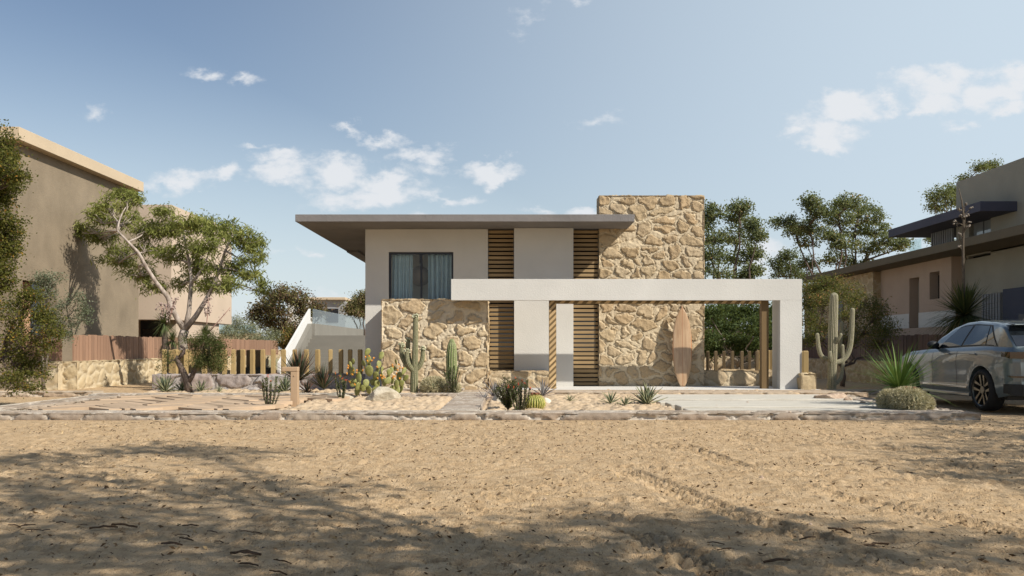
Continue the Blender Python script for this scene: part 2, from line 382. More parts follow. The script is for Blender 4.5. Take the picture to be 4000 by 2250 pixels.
def stone_block(name, x0, x1, y0, y1, z0, z1, mat, parent=None, faces='front', res=.03, su=.5, sv=.36, h=.035, joint=.13, seed=1, edge=.03, tint=None, warp=.22, jvar=1, topp=None):
    """a closed box whose named faces carry stone relief (pushed outwards, fading at the arrises)"""
    Vs = []; Qs = []; St = []; Ce = []; off = 0
    defs = {'front': ((x0,y0,z0),(1,0,0),(0,0,1),(0,-1,0),x1-x0,z1-z0), 'back': ((x1,y1,z0),(-1,0,0),(0,0,1),(0,1,0),x1-x0,z1-z0),
            'left': ((x0,y1,z0),(0,-1,0),(0,0,1),(-1,0,0),y1-y0,z1-z0), 'right': ((x1,y0,z0),(0,1,0),(0,0,1),(1,0,0),y1-y0,z1-z0),
            'top': ((x0,y0,z1),(1,0,0),(0,1,0),(0,0,1),x1-x0,y1-y0), 'bottom': ((x0,y1,z0),(1,0,0),(0,-1,0),(0,0,-1),x1-x0,y1-y0)}
    for i, (fn, (o, ua, va, na, wu, wv)) in enumerate(defs.items()):
        rough = fn in faces
        nu = max(1, int(wu/res)) if rough else 1; nv = max(1, int(wv/res)) if rough else 1
        U, V = np.meshgrid(np.linspace(0, wu, nu+1), np.linspace(0, wv, nv+1)); U = U.ravel(); V = V.ravel()
        if rough:
            p = dict(su=su, sv=sv, h=h, joint=joint, seed=seed+i*7, warp=warp, jvar=jvar)
            if fn == 'top' and topp: p.update(topp)
            hh, st, ce = relief(U+o[0]*.37, V+o[1]*.21, p)
            fade = smooth(0, edge, np.minimum(np.minimum(U, wu-U), np.minimum(V, wv-V)))
            hh = (hh-h*.5)*fade - (1-fade)*edge*.35
        else: hh = np.zeros_like(U); st = np.zeros_like(U); ce = np.zeros_like(U)
        P3 = np.array(o)+np.outer(U, ua)+np.outer(V, va)+np.outer(hh, na)
        idx = np.arange((nu+1)*(nv+1)).reshape(nv+1, nu+1)
        q = np.stack([idx[:-1,:-1], idx[:-1,1:], idx[1:,1:], idx[1:,:-1]], -1).reshape(-1, 4)+off
        Vs.append(P3); Qs.append(q); St.append(st); Ce.append(ce); off += len(P3)
    me = np_mesh(name, np.concatenate(Vs), np.concatenate(Qs), {'stone': np.concatenate(St), 'cell': np.concatenate(Ce)})
    return link(name, me, mat, parent, False)

# ------------------------------------------------------------------ the ground: one sheet, finely modelled near the camera
def sand_height(X, Y):
    h = .05*fbm(X*.9, Y*1.5, 3, 3) + .045*np.abs(fbm(X*1.9, Y*2.7, 21, 4)) + .020*fbm(X*5, Y*7, 33, 4) + .020*fbm(X*17, Y*21, 45, 3) + .008*fbm(X*40, Y*45, 49, 2)
    clod = smooth(.60, .80, vnoise(X*19, Y*24, 301))*smooth(.46, .62, vnoise(X*2.1, Y*3.3, 305)); h = h + .026*clod*(.5+vnoise(X*43, Y*50, 307))
    pit = smooth(.66, .82, vnoise(X*13, Y*17, 311))*smooth(.45, .6, vnoise(X*1.7, Y*2.9, 313)); h = h - .022*pit
    # foot holes
    e, cid, du, dv = voro(X, Y, .55, .42, 77, .5)
    hole = (cid > .72)*smooth(.42, .05, np.hypot(du, dv))
    h = h - .028*hole
    h = h*.75
    # tyre tracks with tread blocks
    for pts, wid, dp in TRACKS:
        for (a, b) in zip(pts[:-1], pts[1:]):
            a = np.array(a); b = np.array(b); L = np.hypot(*(b-a)); t = (b-a)/L
            s = (X-a[0])*t[0]+(Y-a[1])*t[1]; d = (X-a[0])*(-t[1])+(Y-a[1])*t[0]
            d = d + .05*fbm(X*1.5, Y*1.5, 8, 2)
            m = smooth(wid*.62, wid*.45, np.abs(d))*((s >= 0) & (s <= L))*smooth(.38, .56, vnoise(X*1.3, Y*1.3, 66)+.12)
            tread = np.sign(np.sin((s+np.abs(d)*.9)*2*np.pi/.125))*.5+.5
            rib = (np.mod(np.abs(d), wid/5) > wid/22)
            h = h + m*(-dp + dp*.95*tread*rib) + .5*dp*smooth(wid*.3, 0, np.abs(np.abs(d)-wid*.62))*((s >= 0) & (s <= L))*.6
    return h
TRACKS = [([(2.35, 4.3), (1.55, 6.6), (.95, 9.5)], .27, .036), ([(3.6, 5.0), (2.45, 7.6), (2.0, 11.5)], .27, .034),
          ([(1.2, 4.2), (.75, 6.3)], .25, .034), ([(5.6, 8.2), (3.6, 9.6), (1.6, 10.9)], .26, .032), ([(6.0, 9.6), (4.2, 10.8), (2.6, 12.4)], .26, .032)]
def make_ground():
    ys = [3.2]
    while ys[-1] < 15.4: ys.append(ys[-1]+max(.016, ys[-1]**2/(1.2*896)*.55))
    ys += list(np.arange(15.8, 37, .6)) + [40, 46, 54, 65, 80, 110, 160, 260, 500]
    ys = [-400, -120, -30, -8, -2, 1, 2.4] + ys
    xs = list(np.arange(-9.6, 9.61, .024)); step = .05
    lo = []; x = -9.6
    while x > -400: x -= step; step *= 1.32; lo.append(x)
    xs = lo[::-1] + xs + [-q for q in lo]
    X, Y = np.meshgrid(np.array(xs), np.array(ys)); X = X.ravel(); Y = Y.ravel()
    H = sand_height(X, Y)
    fade = smooth(15.1, 14.2, Y)*smooth(1.5, 3.4, Y)*smooth(10.4, 9.0, np.abs(X))
    Z = (H-.006)*fade + (1-fade)*(.012*fbm(X*2, Y*2, 5, 3)) - .02*(1-fade)
    Z = np.where(Y > 37, 0, Z)
    n, m = len(xs), len(ys); idx = np.arange(n*m).reshape(m, n)
    q = np.stack([idx[:-1,:-1], idx[:-1,1:], idx[1:,1:], idx[1:,:-1]], -1).reshape(-1, 4)
    me = np_mesh('ground', np.stack([X, Y, Z], -1), q, {'rise': H})
    m_, t, b = new_mat('sand'); N = NT(t); v = N.obj()
    big = N.noise(v, .7, 5, .6); mid = N.noise(v, 5, 10, .74); vs_ = N.obj((1, .38, 1)); fine = N.noise(vs_, 34, 5, .7); grit = N.noise(vs_, 110, 3, .6); fleck = N.noise(vs_, 17, 6, .8)
    col = N.ramp(mid, [(.30, (.28, .175, .088)), (.48, (.51, .355, .20)), (.72, (.68, .515, .33))])
    col = N.mixc(N.math('MULTIPLY', big, .5), col, (.53, .38, .225))
    col = N.mixc(N.math('MULTIPLY', N.math('GREATER_THAN', fine, .60), .5), col, (.26, .165, .085))
    col = N.mixc(N.math('MULTIPLY', N.math('GREATER_THAN', grit, .66), .5), col, (.72, .63, .48))
    col = N.mixc(N.math('MULTIPLY', N.math('GREATER_THAN', fleck, .61), .7), col, (.20, .125, .065))  # dark flecks: dry litter plus small clod shadows put into the colour
    N.l(col, b.inputs['Base Color']); b.inputs['Roughness'].default_value = .95; b.inputs['Specular IOR Level'].default_value = .15
    N.bump(N.math('ADD', fine, N.math('ADD', N.math('MULTIPLY', mid, 1.6), N.math('MULTIPLY', grit, .5))), .85, .035, b)
    M['sand'] = m_
    return tag(link('ground', me, m_, None, True), kind='structure')
ground = make_ground()

# garden beds: pale lumpy sand behind the kerb
def bed(name, x0, x1, y0, y1, z, amp=.05, res=.05):
    xs = np.arange(x0, x1+res, res); ys = np.arange(y0, y1+res, res*1.4)
    X, Y = np.meshgrid(xs, ys); sh = X.shape; X = X.ravel(); Y = Y.ravel()
    e, cid, du, dv = voro(X, Y, .22, .2, 5, .5)
    low = ((X > 2.9) & (Y < 21.55)) | ((X < -4.2) & (Y < 20.7)) | ((X > -1.4) & (X < -.45))
    Z = z - .055*low + amp*(1-.6*low)*(fbm(X*4, Y*4, 9, 4)*1.6 + .5*smooth(.0, .5, e)-.25) + .3*amp*(1-.6*low)*fbm(X*14, Y*14, 12, 3)
    idx = np.arange(X.size).reshape(sh)
    q = np.stack([idx[:-1,:-1], idx[:-1,1:], idx[1:,1:], idx[1:,:-1]], -1).reshape(-1, 4)
    return tag(link(name, np_mesh(name, np.stack([X, Y, Z], -1), q), M['bedsand'], None, False), kind='structure')
M['bedsand'] = noisy('bed_sand', (.42, .305, .19), (.57, .445, .305), 7, .95, 30, .5, spec=.15)
bed('garden_sand', -9.0, 8.0, 15.6, 23.6, .065, .085, .04)

# kerbs, paths and paving
def kerb(name, x0, x1, y0, y1, z1, seed, faces='front top', su=.9, mat='kerb', h=.06, res=.028, sv=None):
    return tag(stone_block(name, x0, x1, y0, y1, -.06, z1, M[mat], None, faces, res, su, sv or .3, h, .09, seed, .05, warp=.35, topp=dict(h=h*.55)), kind='structure')
kerb('front_kerb', -14.5, 7.86, 15.0, 15.62, .105, 3, 'front top right')
kerb('side_kerb', 7.25, 7.86, 15.625, 20.8, .10, 5, 'left right top')
kerb('side_kerb', -9.75, -9.0, 15.625, 20.6, .095, 8, 'right top front')
kerb('bed_kerb', -9.75, -1.25, 20.62, 21.2, .125, 13, 'front top')
kerb('middle_path', -1.27, -.57, 15.625, 21.6, .125, 17, 'left right top', 1.3, h=.035)
kerb('house_path', -1.245, 8.6, 21.62, 22.95, .115, 19, 'front top right', .8, 'flag', .04)
kerb('neighbour_kerb', -40, -10.3, 22.0, 22.6, .11, 23, 'front top', 1.0, 'flag')
kerb('neighbour_kerb', 7.9, 40, 22.96, 23.5, .10, 29, 'front top', 1.0, 'flag')
kerb('wall_foot_kerb', -3.75, -1.25, 23.0, 23.58, .13, 31, 'front top', 1.0)
# porch slab
s = MB(); s.box(-.55, 7.9, 22.96, 25.05, -.05, .12); tag(s.build('porch_slab', M['slab'], bevel=.01), kind='structure')
# herringbone stone paving on the left
def paving():
    mb = MB(); L, w = 1.15, .23; r = random.Random(4)
    ca, sa = math.cos(R(45)), math.sin(R(45))
    for i in range(-60, 61):
        for j in range(-8, 9):
            for k in (0, 1):
                ox, oy = i*w-j*L, i*w+j*L
                cx, cy, ang = (ox+L/2, oy+w/2, 0) if k == 0 else (ox+w/2, oy+w+L/2, 90)
                X = cx*ca - cy*sa - 6.8; Y = cx*sa + cy*ca + 18
                edge = -4.5 + .3*math.sin(Y*3) + (.6 if Y > 18.5 else 0)
                if not (-8.9 < X < edge and 15.85 < Y < 20.4): continue
                th = R(ang+45); ax = Vector((math.cos(th), math.sin(th), r.uniform(-.012, .012))); ay = Vector((-math.sin(th), math.cos(th), r.uniform(-.03, .03)))
                hl = L/2-.006
                # trim planks that would run over the kerbs
                for lo_, hi_, c_, d_ in ((-8.98, 99, X, ax.x), (15.66, 20.6, Y, ax.y)):
                    if abs(d_) > .1: hl = min(hl, (c_-lo_)/abs(d_)-.08, (hi_-c_)/abs(d_)-.08)
                if hl < .06: continue
                mb.obox((X, Y, .085+r.uniform(-.010, .014)), ax*hl, ay*(w/2-.004), (0, 0, .035))
    return tag(mb.build('herringbone_paving', M['pave'], weld=False), kind='structure')
M['pave'] = wood('sand_stone_pavers', (.50, .37, .25), (.37, .265, .175), 'x', .9, .8, .4)
paving()
# pale drive boards on the right (cast concrete strips)
M['drive'] = noisy('pale_concrete', (.44, .405, .335), (.60, .56, .48), 3, .9, 25, .4, stretch=(.5, 3, 3))
mb = MB(); yy0 = 15.68
for k in range(7):
    mb.box(3.12-.03*k+rnd.uniform(-.05, .05), 7.2+rnd.uniform(-.03, .03), yy0, yy0+.60+.04*(k % 3), .0, .096+(.0, .016, .006)[k % 3]); yy0 += .80
tag(mb.build('drive_strips', M['drive'], bevel=.02), kind='structure')
# ------------------------------------------------------------------ the house
YW = 25.0                                   # front wall plane; 140 photo pixels per metre there
def hx(x, D=YW): return (x-2000)/F*D
def hz(y, D=YW): return EYE+(YH-y)/F*D
house = empty('house', (0.6, YW, 0), 'two storey white rendered house with flat overhanging grey roof and tan stone tower', 'house')
xl, xw0, xw1, xs0, xs1, xs2, xs3, xr = hx(1427), hx(1518), hx(1771), hx(1906), hx(2008), hx(2237), hx(2338), hx(2750)
zt = 4.496
# front wall left of the slats, with the window opening
mb = MB(); us = [xl, xw0, xw1, xs0]; vs = [-.05, 2.50, 3.864, zt]
mb.cells(us, vs, lambda i, j: not (i == 1 and j == 1), YW, YW+.28)
mb.build('wall', M['offwhite'], house)
# proud central panel and the low white panel beside the post
mb = MB(); mb.box(xs1, xs2, YW-.27, YW+.1, .10, zt-.002); mb.build('wall', M['offwhite'], house, bevel=.006)
# side, back and inner walls
mb = MB(); mb.cells([YW+.281, 25.5, 26.6, 35.0], [-.05, 2.62, 3.9, zt], lambda i, j: not (i == 1 and j == 1), xl, xl+.28, 'x'); mb.build('wall', M['offwhite'], house)  # side opening out of view, added to let sky light into the room
mb = MB(); mb.box(xl+.1, xl+.15, 25.505, 25.56, 2.625, 3.895); mb.box(xl+.1, xl+.15, 26.54, 26.595, 2.625, 3.895); mb.box(xl+.1, xl+.15, 25.5605, 26.5395, 3.84, 3.895); mb.box(xl+.1, xl+.15, 25.5605, 26.5395, 2.625, 2.68); added_window = mb.build('window', M['frame'], house)  # frame of the added opening
mb = MB(); mb.box(xl+.281, xr-.31, 34.7, 34.98, -.05, zt); mb.box(xr-.3, xr-.02, YW+.62, 34.97, -.05, zt); mb.build('wall', M['offwhite'], house)
mb = MB(); mb.box(xl+.3, xs0-.25, 26.8, 26.9, 2.42, zt-.01); mb.box(xs0-.24, xs0-.14, YW+.3, 26.79, 2.42, zt-.01); mb.box(xl+.3, xs0-.25, YW+.3, 26.79, 2.36, 2.419)
mb.build('room', M['roomwall'] if 'roomwall' in M else plaster('room_wall', (.74, .66, .54), .03), house)
# roof slab
mb = MB(); mb.box(hx(1153, 23.5), hx(2479, 23.5), 23.5, 35.6, 4.5, 4.69); roof = mb.build('roof', M['roofgrey'], house, bevel=.008)
mb = MB(); mb.box(hx(1153, 23.5)+.06, hx(1153, 23.5)+.45, 30.5, 35.4, 4.44, 4.4995); mb.build('soffit_strip', M['roofgrey'], roof)
# stone tower and the stone bay under the window
mb = None
stone_block('stone_tower', hx(2338)+.003, xr, YW-.06, YW+.6, .05, hz(763, YW-.06), M['stone'], house, 'front left right top', .016, .45, .33, .05, .20, 41, warp=.32)
zb = 2.47
stone_block('stone_bay', hx(1490, 23.6), hx(1905, 23.6), 23.6, YW-.002, -.05, zb, M['stonebay'], house, 'front top left right', .018, .56, .40, .055, .19, 52, warp=.32)
stone_block('stone_ledge', hx(1906, 24.05)+.02, hx(2144, 24.05), 24.05, YW-.275, -.05, .555, M['stone'], house, 'front top left right', .022, .55, .32, .035, .14, 63)
# slatted screens with dark glazing behind
def screen(x0, x1, z0, z1, yf):
    mb = MB(); p = .1205; z = z0+.02
    while z+.085 < z1:
        mb.box(x0+.012, x1-.012, yf, yf+.035, z, z+.079, 0); z += p
    mb.box(x0+.003, x0+.035, yf+.036, yf+.07, z0, z1, 1); mb.box(x1-.035, x1-.003, yf+.036, yf+.07, z0, z1, 1)
    o = mb.build('slatted_screen', [M['slatwood'], M['frame']], house)
    g = MB(); g.box(x0-.1, x1+.1, YW+.30, YW+.33, z0-.03, z1); g.build('window_pane', M['darkglass'], o)
screen(xs0, xs1, 2.92, zt-.01, YW+.03); screen(xs0, xs1, .50, 2.75, YW+.03)
screen(xs2, xs3, 2.92, zt-.01, YW+.03); screen(xs2, xs3, .12, 2.75, YW+.03)
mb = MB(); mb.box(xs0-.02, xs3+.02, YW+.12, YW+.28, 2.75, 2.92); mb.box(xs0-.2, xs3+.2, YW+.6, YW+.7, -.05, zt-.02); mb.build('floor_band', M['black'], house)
# upstairs window
mb = MB(); fw = .055; y0, y1 = YW+.06, YW+.13; za, zc = 2.503, 3.862; xa, xc = xw0+.003, xw1-.003; xm = hx(1645)
mb.box(xa, xa+fw, y0, y1, za, zc); mb.box(xc-fw, xc, y0, y1, za, zc); mb.box(xa+fw, xc-fw, y0, y1, zc-fw, zc); mb.box(xa+fw, xc-fw, y0, y1, za, za+.03); mb.box(xm-.028, xm+.028, y0, y1, za+.03, zc-fw)
wf = mb.build('window', M['frame'], house)
for a, b in ((xa+fw, xm-.028), (xm+.028, xc-fw)):
    g = MB(); g.box(a, b, YW+.09, YW+.096, za+.03, zc-fw); g.build('pane', M['glass'], wf)
# curtains and lamp inside
M['curtain'] = noisy('blue_curtain', (.40, .48, .51), (.48, .57, .60), 4, .9, bstr=0)
M['curtain2'] = noisy('brown_stripe', (.20, .165, .17), (.24, .20, .20), 4, .9, bstr=0)
def curtain(x0, x1, seed, label):
    n = 90; V = []; Q = []; r = random.Random(seed)
    ph = [r.uniform(0, 6) for _ in range(3)]
    zs = np.linspace(2.44, 3.86, 12)
    for k, z in enumerate(zs):
        fl = (3.86-z)/1.42
        for i in range(n+1):
            t = i/n; x = x0+(x1-x0)*t
            y = YW+.36+(.035+.03*fl)*math.sin(t*2*math.pi*5.2+ph[0]+.4*fl*math.sin(t*9))+.02*math.sin(t*31+ph[1])
            V.append((x+.02*fl*math.sin(t*7+ph[2]), y, z))
    mbk = MB(); mbk.v = V; mbk.f = []; mbk.mi = []
    for k in range(len(zs)-1):
        for i in range(n):
            a = k*(n+1)+i; mbk.f.append((a, a+1, a+n+2, a+n+1)); mbk.mi.append(1 if (i % 17) in (8,) or (i % 29) == 20 else 0)
    o = mbk.build('curtain', [M['curtain'], M['curtain2']], None, True)
    so = o.modifiers.new('thick', 'SOLIDIFY'); so.thickness = .006
    return tag(o, label, 'curtain')
curtain(xa+.06, hx(1607), 1, 'pale blue striped curtain at the left side of the upstairs window')
curtain(hx(1668), xc-.02, 2, 'pale blue striped curtain at the right side of the upstairs window')
lamp = empty('pendant_lamp', (hx(1640, 26.2), 26.2, 3.3), 'round woven pendant lamp hanging between the upstairs curtains', 'lamp')
mb = MB(); c = (hx(1640, 26.2), 26.2, 3.28); mb.ball(c, .31, .31, .29, 24, 16)
M['rattan'] = noisy('woven_rattan', (.40, .27, .19), (.52, .38, .28), 30, .8, stretch=(1, 1, 6))
mb.build('shade', M['rattan'], lamp, True)
mb = MB(); mb.tube([(c[0], c[1], 3.65), (c[0], c[1], 4.48)], .012, 6); mb.build('cord', M['frame'], lamp)

# ------------------------------------------------------------------ white portal with its timber frame
YP = 23.2
portal = empty('pergola', (3, YP, .1), 'white rendered carport portal with long top beam and timber posts in front of the house', 'pergola')
px0, px1, pl = hx(1762, YP), hx(3133, YP), hx(3047, YP); pz0, pz1 = hz(1173, YP), hz(1090, YP)
mb = MB()
mb.box(px0, px1, YP, YP+.16, pz0, pz1)                       # long upstand beam
mb.box(pl, px1, YP, YP+.70, .08, pz0-.0005) ; mb.box(pl, px1, YP+.1605, YP+.70, pz0, pz1)
mb.build('concrete_frame', M['white'], portal, bevel=.006)
YF = 23.40
fx0, fx1, fzb = hx(2145, YF), hx(2173, YF), hz(1186, YF)
def stripe_boxes(name, boxes):
    o = MB(); [o.box(*b, 0) for b in boxes]; return o
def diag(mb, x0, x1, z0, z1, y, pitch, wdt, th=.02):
    """raised strips at 45 degrees imitating sun stripes between slat shadows, clipped to a rectangle"""
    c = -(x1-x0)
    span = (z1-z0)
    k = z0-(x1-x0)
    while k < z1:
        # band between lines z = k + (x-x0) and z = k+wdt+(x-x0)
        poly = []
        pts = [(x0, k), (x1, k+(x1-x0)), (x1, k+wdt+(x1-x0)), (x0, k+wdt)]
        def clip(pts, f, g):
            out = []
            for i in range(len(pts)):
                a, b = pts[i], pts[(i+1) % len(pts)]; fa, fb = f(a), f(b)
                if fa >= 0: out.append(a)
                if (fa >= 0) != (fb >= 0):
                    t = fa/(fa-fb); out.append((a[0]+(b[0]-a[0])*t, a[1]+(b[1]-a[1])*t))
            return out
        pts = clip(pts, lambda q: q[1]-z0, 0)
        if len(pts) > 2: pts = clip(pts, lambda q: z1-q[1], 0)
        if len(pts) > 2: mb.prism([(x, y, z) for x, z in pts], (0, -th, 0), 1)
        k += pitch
M['sunstripe'] = wood('sun_stripe_wood', (.56, .39, .20), (.46, .31, .15), 'x')  # pale strips on dark wood: slat sun and shadow put into colour and shape
mb = MB(); mb.box(fx0, fx1, YF, YF+.16, .10, fzb+.16, 0); diag(mb, fx0+.004, fx1-.004, .12, fzb+.15, YF-.001, .155, .085)  # dark core stands for slat shadow, raised strips for the sun between
mb.build('wooden_post', [M['darkwood'], M['sunstripe']], portal)
gx0, gx1 = hx(2975, YF), hx(3003, YF)
mb = MB(); mb.box(gx0, gx1, YF, YF+.2, .10, fzb+.16, 0); mb.build('wooden_post', wood('post_brown', (.20, .13, .058), (.12, .075, .03)), portal, bevel=.006)
mb = MB(); mb.box(fx1+.002, gx0-.002, YF+.01, YF+.15, fzb, fzb+.16, 0); diag(mb, fx1+.01, gx0-.01, fzb+.003, fzb+.157, YF+.009, .235, .11)  # same imitation of slat shadow stripes along the header
mb.build('header_beam', [M['darkwood'], M['sunstripe']], portal)

# ------------------------------------------------------------------ surfboard leaning on the tower
def surfboard():
    Lz = hz(1195, 24.8)-.12; n = 40; k = 24; V = []; mb = MB()
    prof = lambda t: (max(0, math.sin(math.pi*min(1, t**.80)))**.62)*.272 if t < 1 else 0
    rings = []
    for i in range(n+1):
        t = i/n; t2 = min(max(t, .002), .998)
        wv = .268*(max(1e-4, (1-abs(2*t2-.96)**2.35 if abs(2*t2-.96) < 1 else 1e-4)))**.72; wv = max(wv, .012)
        th = .034*(1-abs(2*t-1)**4)+.004
        z = Lz*t; y = -.02*(2*t-1)**2 + .10*(t) 
        ring = []
        for j in range(k):
            a = 2*math.pi*j/k; cx = math.copysign(abs(math.cos(a))**.8, math.cos(a))*wv; cy = math.copysign(abs(math.sin(a))**1.0, math.sin(a))*th
            ring.append((cx, y+cy, z))
        rings.append(ring)
    for r_ in rings: mb.v += r_
    for i in range(n):
        for j in range(k):
            mb.f.append((i*k+j, i*k+(j+1) % k, (i+1)*k+(j+1) % k, (i+1)*k+j)); mb.mi.append(0)
    mb.f += [tuple(range(k))[::-1], tuple(n*k+j for j in range(k))]; mb.mi += [0, 0]
    return mb, Lz
sb = empty('surfboard', (hx(2666, 24.6), 24.55, .12), 'tall pale wooden surfboard leaning upright against the stone tower', 'surfboard')
mb, Lz = surfboard(); o = sb.location
mb.v = [(x+o.x, y+o.y+.04, z+o.z) for x, y, z in mb.v]
mt, t_, b_ = new_mat('varnished_board'); N = NT(t_)
v = N.obj((10, 10, .5)); g = N.noise(v, 1.5, 8, .6); blot = N.noise(N.obj((3, 3, .9)), 1.2, 4, .5)
col = N.ramp(g, [(.3, (.29, .175, .095)), (.5, (.42, .275, .16)), (.72, (.51, .36, .225))])
col = N.mixc(N.math('MULTIPLY', N.math('GREATER_THAN', blot, .56), .25), col, (.30, .17, .09))
sx = N.n('ShaderNodeSeparateXYZ'); N.l(N.obj(), sx.inputs[0])
off = N.math('ABSOLUTE', N.math('SUBTRACT', sx.outputs[0], o.x))
col = N.mixc(N.math('LESS_THAN', off, .008), col, (.32, .15, .07))
col = N.mixc(N.math('GREATER_THAN', off, .245), col, (.40, .17, .07))
N.l(col, b_.inputs['Base Color']); b_.inputs['Roughness'].default_value = .35; b_.inputs['Coat Weight'].default_value = .3
mb.build('board', mt, sb, True)
mb = MB(); mb.prism([(o.x-.006, o.y+.095, .45), (o.x-.006, o.y+.21, .36), (o.x-.006, o.y+.095, .28)], (.012, 0, 0)); mb.build('fin', M['frame'], sb)

# ------------------------------------------------------------------ outdoor stairs left of the house
st = empty('outdoor_staircase', (-8, 42, 0), 'grey concrete outdoor stairs with sloped white parapet rising left of the house', 'staircase')
mb = MB()
for k in range(10):
    y = 40.5+.40*k; mb.box(-9.85, -6.0, y, y+.3995 if k < 9 else 62, 0, .179*(k+1))
mb.build('steps', M['stair'], st)
def slope_wall(x0, x1, ya, yb, za, zb, zlow=0.0):
    m = MB(); m.prism([(x0, ya, zlow), (x0, yb, zlow), (x0, yb, zb), (x0, ya, za)], (x1-x0, 0, 0)); return m
slope_wall(-10.06, -9.852, 39.6, 44.1, .25, 2.37).build('side_wall', M['stair'], st)
slope_wall(-10.16, -10.062, 38.8, 44.75, .55, 3.13).build('parapet', M['brightwhite'], st)
mb = MB(); mb.box(-10.06, -9.853, 44.751, 62, 0, 2.39); mb.build('terrace_wall', M['stair'], st)
mb = MB(); mb.box(-9.97, -9.955, 44.76, 62, 2.3905, 3.13); mb.build('glass_railing', M['railglass'], st)
# ------------------------------------------------------------------ neighbours on the left
def Xy(x, X): return X*F/(x-2000)            # depth of photo column x on the plane X = const
ha = empty('neighbour_house', (-16, 30, 0), 'brown rendered house at far left with thick beige roof edge', 'house')
XA = -14.2; d0, d1 = 25.7, Xy(541, XA)
mb = MB(); us = [d0, Xy(88, XA), Xy(222, XA), d1]; vs = [-.05, 1.2, 3.16, 7.1]
mb.cells(us, vs, lambda i, j: not (i == 1 and j == 1), XA-.35, XA, 'x')
mb.build('wall', M['brownplaster'], ha)
mb = MB(); mb.box(-24, XA-.351, d0, d0+.3, -.05, 7.1); mb.box(-24, XA-.351, d1-.3, d1, -.05, 7.1); mb.box(-24, -23.7, d0+.301, d1-.301, -.05, 7.1); mb.box(-23.69, XA-.36, d0+.31, d1-.31, -.05, .02); mb.build('wall', M['brownplaster'], ha)
mb = MB(); mb.box(-24.3, -13.9, 25.28, 33.82, 7.07, 7.43); mb.build('roof', M['beigeplaster'], ha, bevel=.01)
w = empty
mb = MB(); mb.box(XA-.34, XA-.28, Xy(88, XA)+.01, Xy(222, XA)-.01, 1.21, 3.15); wo = mb.build('window', M['frame'], ha)
mb = MB(); mb.box(XA-.275, XA-.26, Xy(88, XA)+.02, Xy(88, XA)+.9, 1.22, 3.14); mb.build('shutter', M['plankwood2'] if 'plankwood2' in M else wood('pink_wood', (.50, .30, .18), (.38, .22, .13)), wo)
mb = MB(); mb.box(XA-.275, XA-.265, Xy(88, XA)+.98, Xy(222, XA)-.06, 1.26, 3.10); mb.build('pane', M['darkglass'], wo)

hb = empty('neighbour_house', (-16, 39, 0), 'beige rendered house behind the gum tree with an overhanging upper storey', 'house')
XB = -13.5; b0 = Xy(670, XB); b1 = Xy(905, XB)
mb = MB(); mb.box(-25, XB, b0, b1, 2.3, 6.86); mb.build('upper_storey', M['blushplaster'], hb, bevel=.01)
mb = MB(); mb.box(-25, XB-.15, b0+.9, b1-1.4, -.05, 2.2995); mb.build('ground_storey', M['blushplaster'], hb, bevel=.01)
mb = MB(); xa_, xb_ = W(548, 0, b0+.85).x, W(640, 0, b0+.85).x; mb.box(xa_, xb_, b0+.85, b0+.895, 1.0, 2.28); wn_ = mb.build('window', M['frame'], hb)
mb = MB(); mb.box(xa_+.06, xb_-.06, b0+.84, b0+.8495, 1.1, 1.95); mb.build('pane', M['darkglass'], wn_)

# boundary on the left: rubble wall with brown boards above, running back along x = -12.7
def board_fence(name, label, x, ya, yb, zs, zt_, mat, seed, wid=.17, gap=.02, face=1, parent=None):
    r = random.Random(seed); mbk = MB(); y = ya
    while y < yb-.05:
        w_ = wid*r.uniform(.9, 1.1); top = zt_+r.uniform(-.018, .018); lean = r.uniform(-.006, .006)
        c = r.uniform(.015, .03)
        prof = [(y, zs), (y+w_, zs), (y+w_+lean, top-c), (y+w_-c+lean, top), (y+c+lean, top), (y+lean, top-c)]
        xo = r.uniform(-.006, .006)
        mbk.prism([(x+xo, a, b) for a, b in prof], (.035, 0, 0)); y += w_+gap
    return mbk.build(name, mat, parent)
fl = empty('boundary_fence', (-12.6, 36, 0), 'brown board fence on a pale rubble wall beside the brown house', 'fence')
stone_block('stone_wall', -13.05, -12.62, 26.0, 44, -.05, .79, M['stonelow'], fl, 'right front top', .045, .48, .33, .05, .14, 71)
stone_block('stone_wall', -40, -13.0505, 25.75, 26.2, -.05, .79, M['stonelow'], fl, 'front top', .06, .48, .33, .05, .14, 75)
board_fence('boards', '', -12.83, 26.15, 49, .80, 1.57, M['plankwood'], 3, parent=fl)
stone_block('stone_wall', -13.05, -12.62, 44.001, 49, -.05, .79, M['stonelow'], fl, 'right', .06, .48, .33, .05, .14, 77)
mbk = MB(); x = -40
while x < -13.1:
    mbk.box(x, x+.17, 25.93, 25.965, .80, 1.56+rnd.uniform(-.02, .02)); x += .19
mbk.build('boards', M['plankwood'], fl)

# pale rubble terrace wall with a glass balustrade, far left
tw = empty('terrace_wall', (-16, 52, 0), 'pale rubble terrace wall with glass balustrade behind the board fence', 'wall')
stone_block('stone_wall', W(815, 0, 52).x, W(1011, 0, 52).x, 52, 52.5, -.05, W(0, 1303, 52).z, M['stonelow'], tw, 'front top right', .08, .6, .4, .05, .14, 81)
mb = MB(); mb.box(W(815, 0, 52).x, W(995, 0, 52).x, 52.2, 52.22, W(0, 1303, 52).z, W(0, 1270, 52).z); mb.build('glass_panel', M['railglass'], tw)

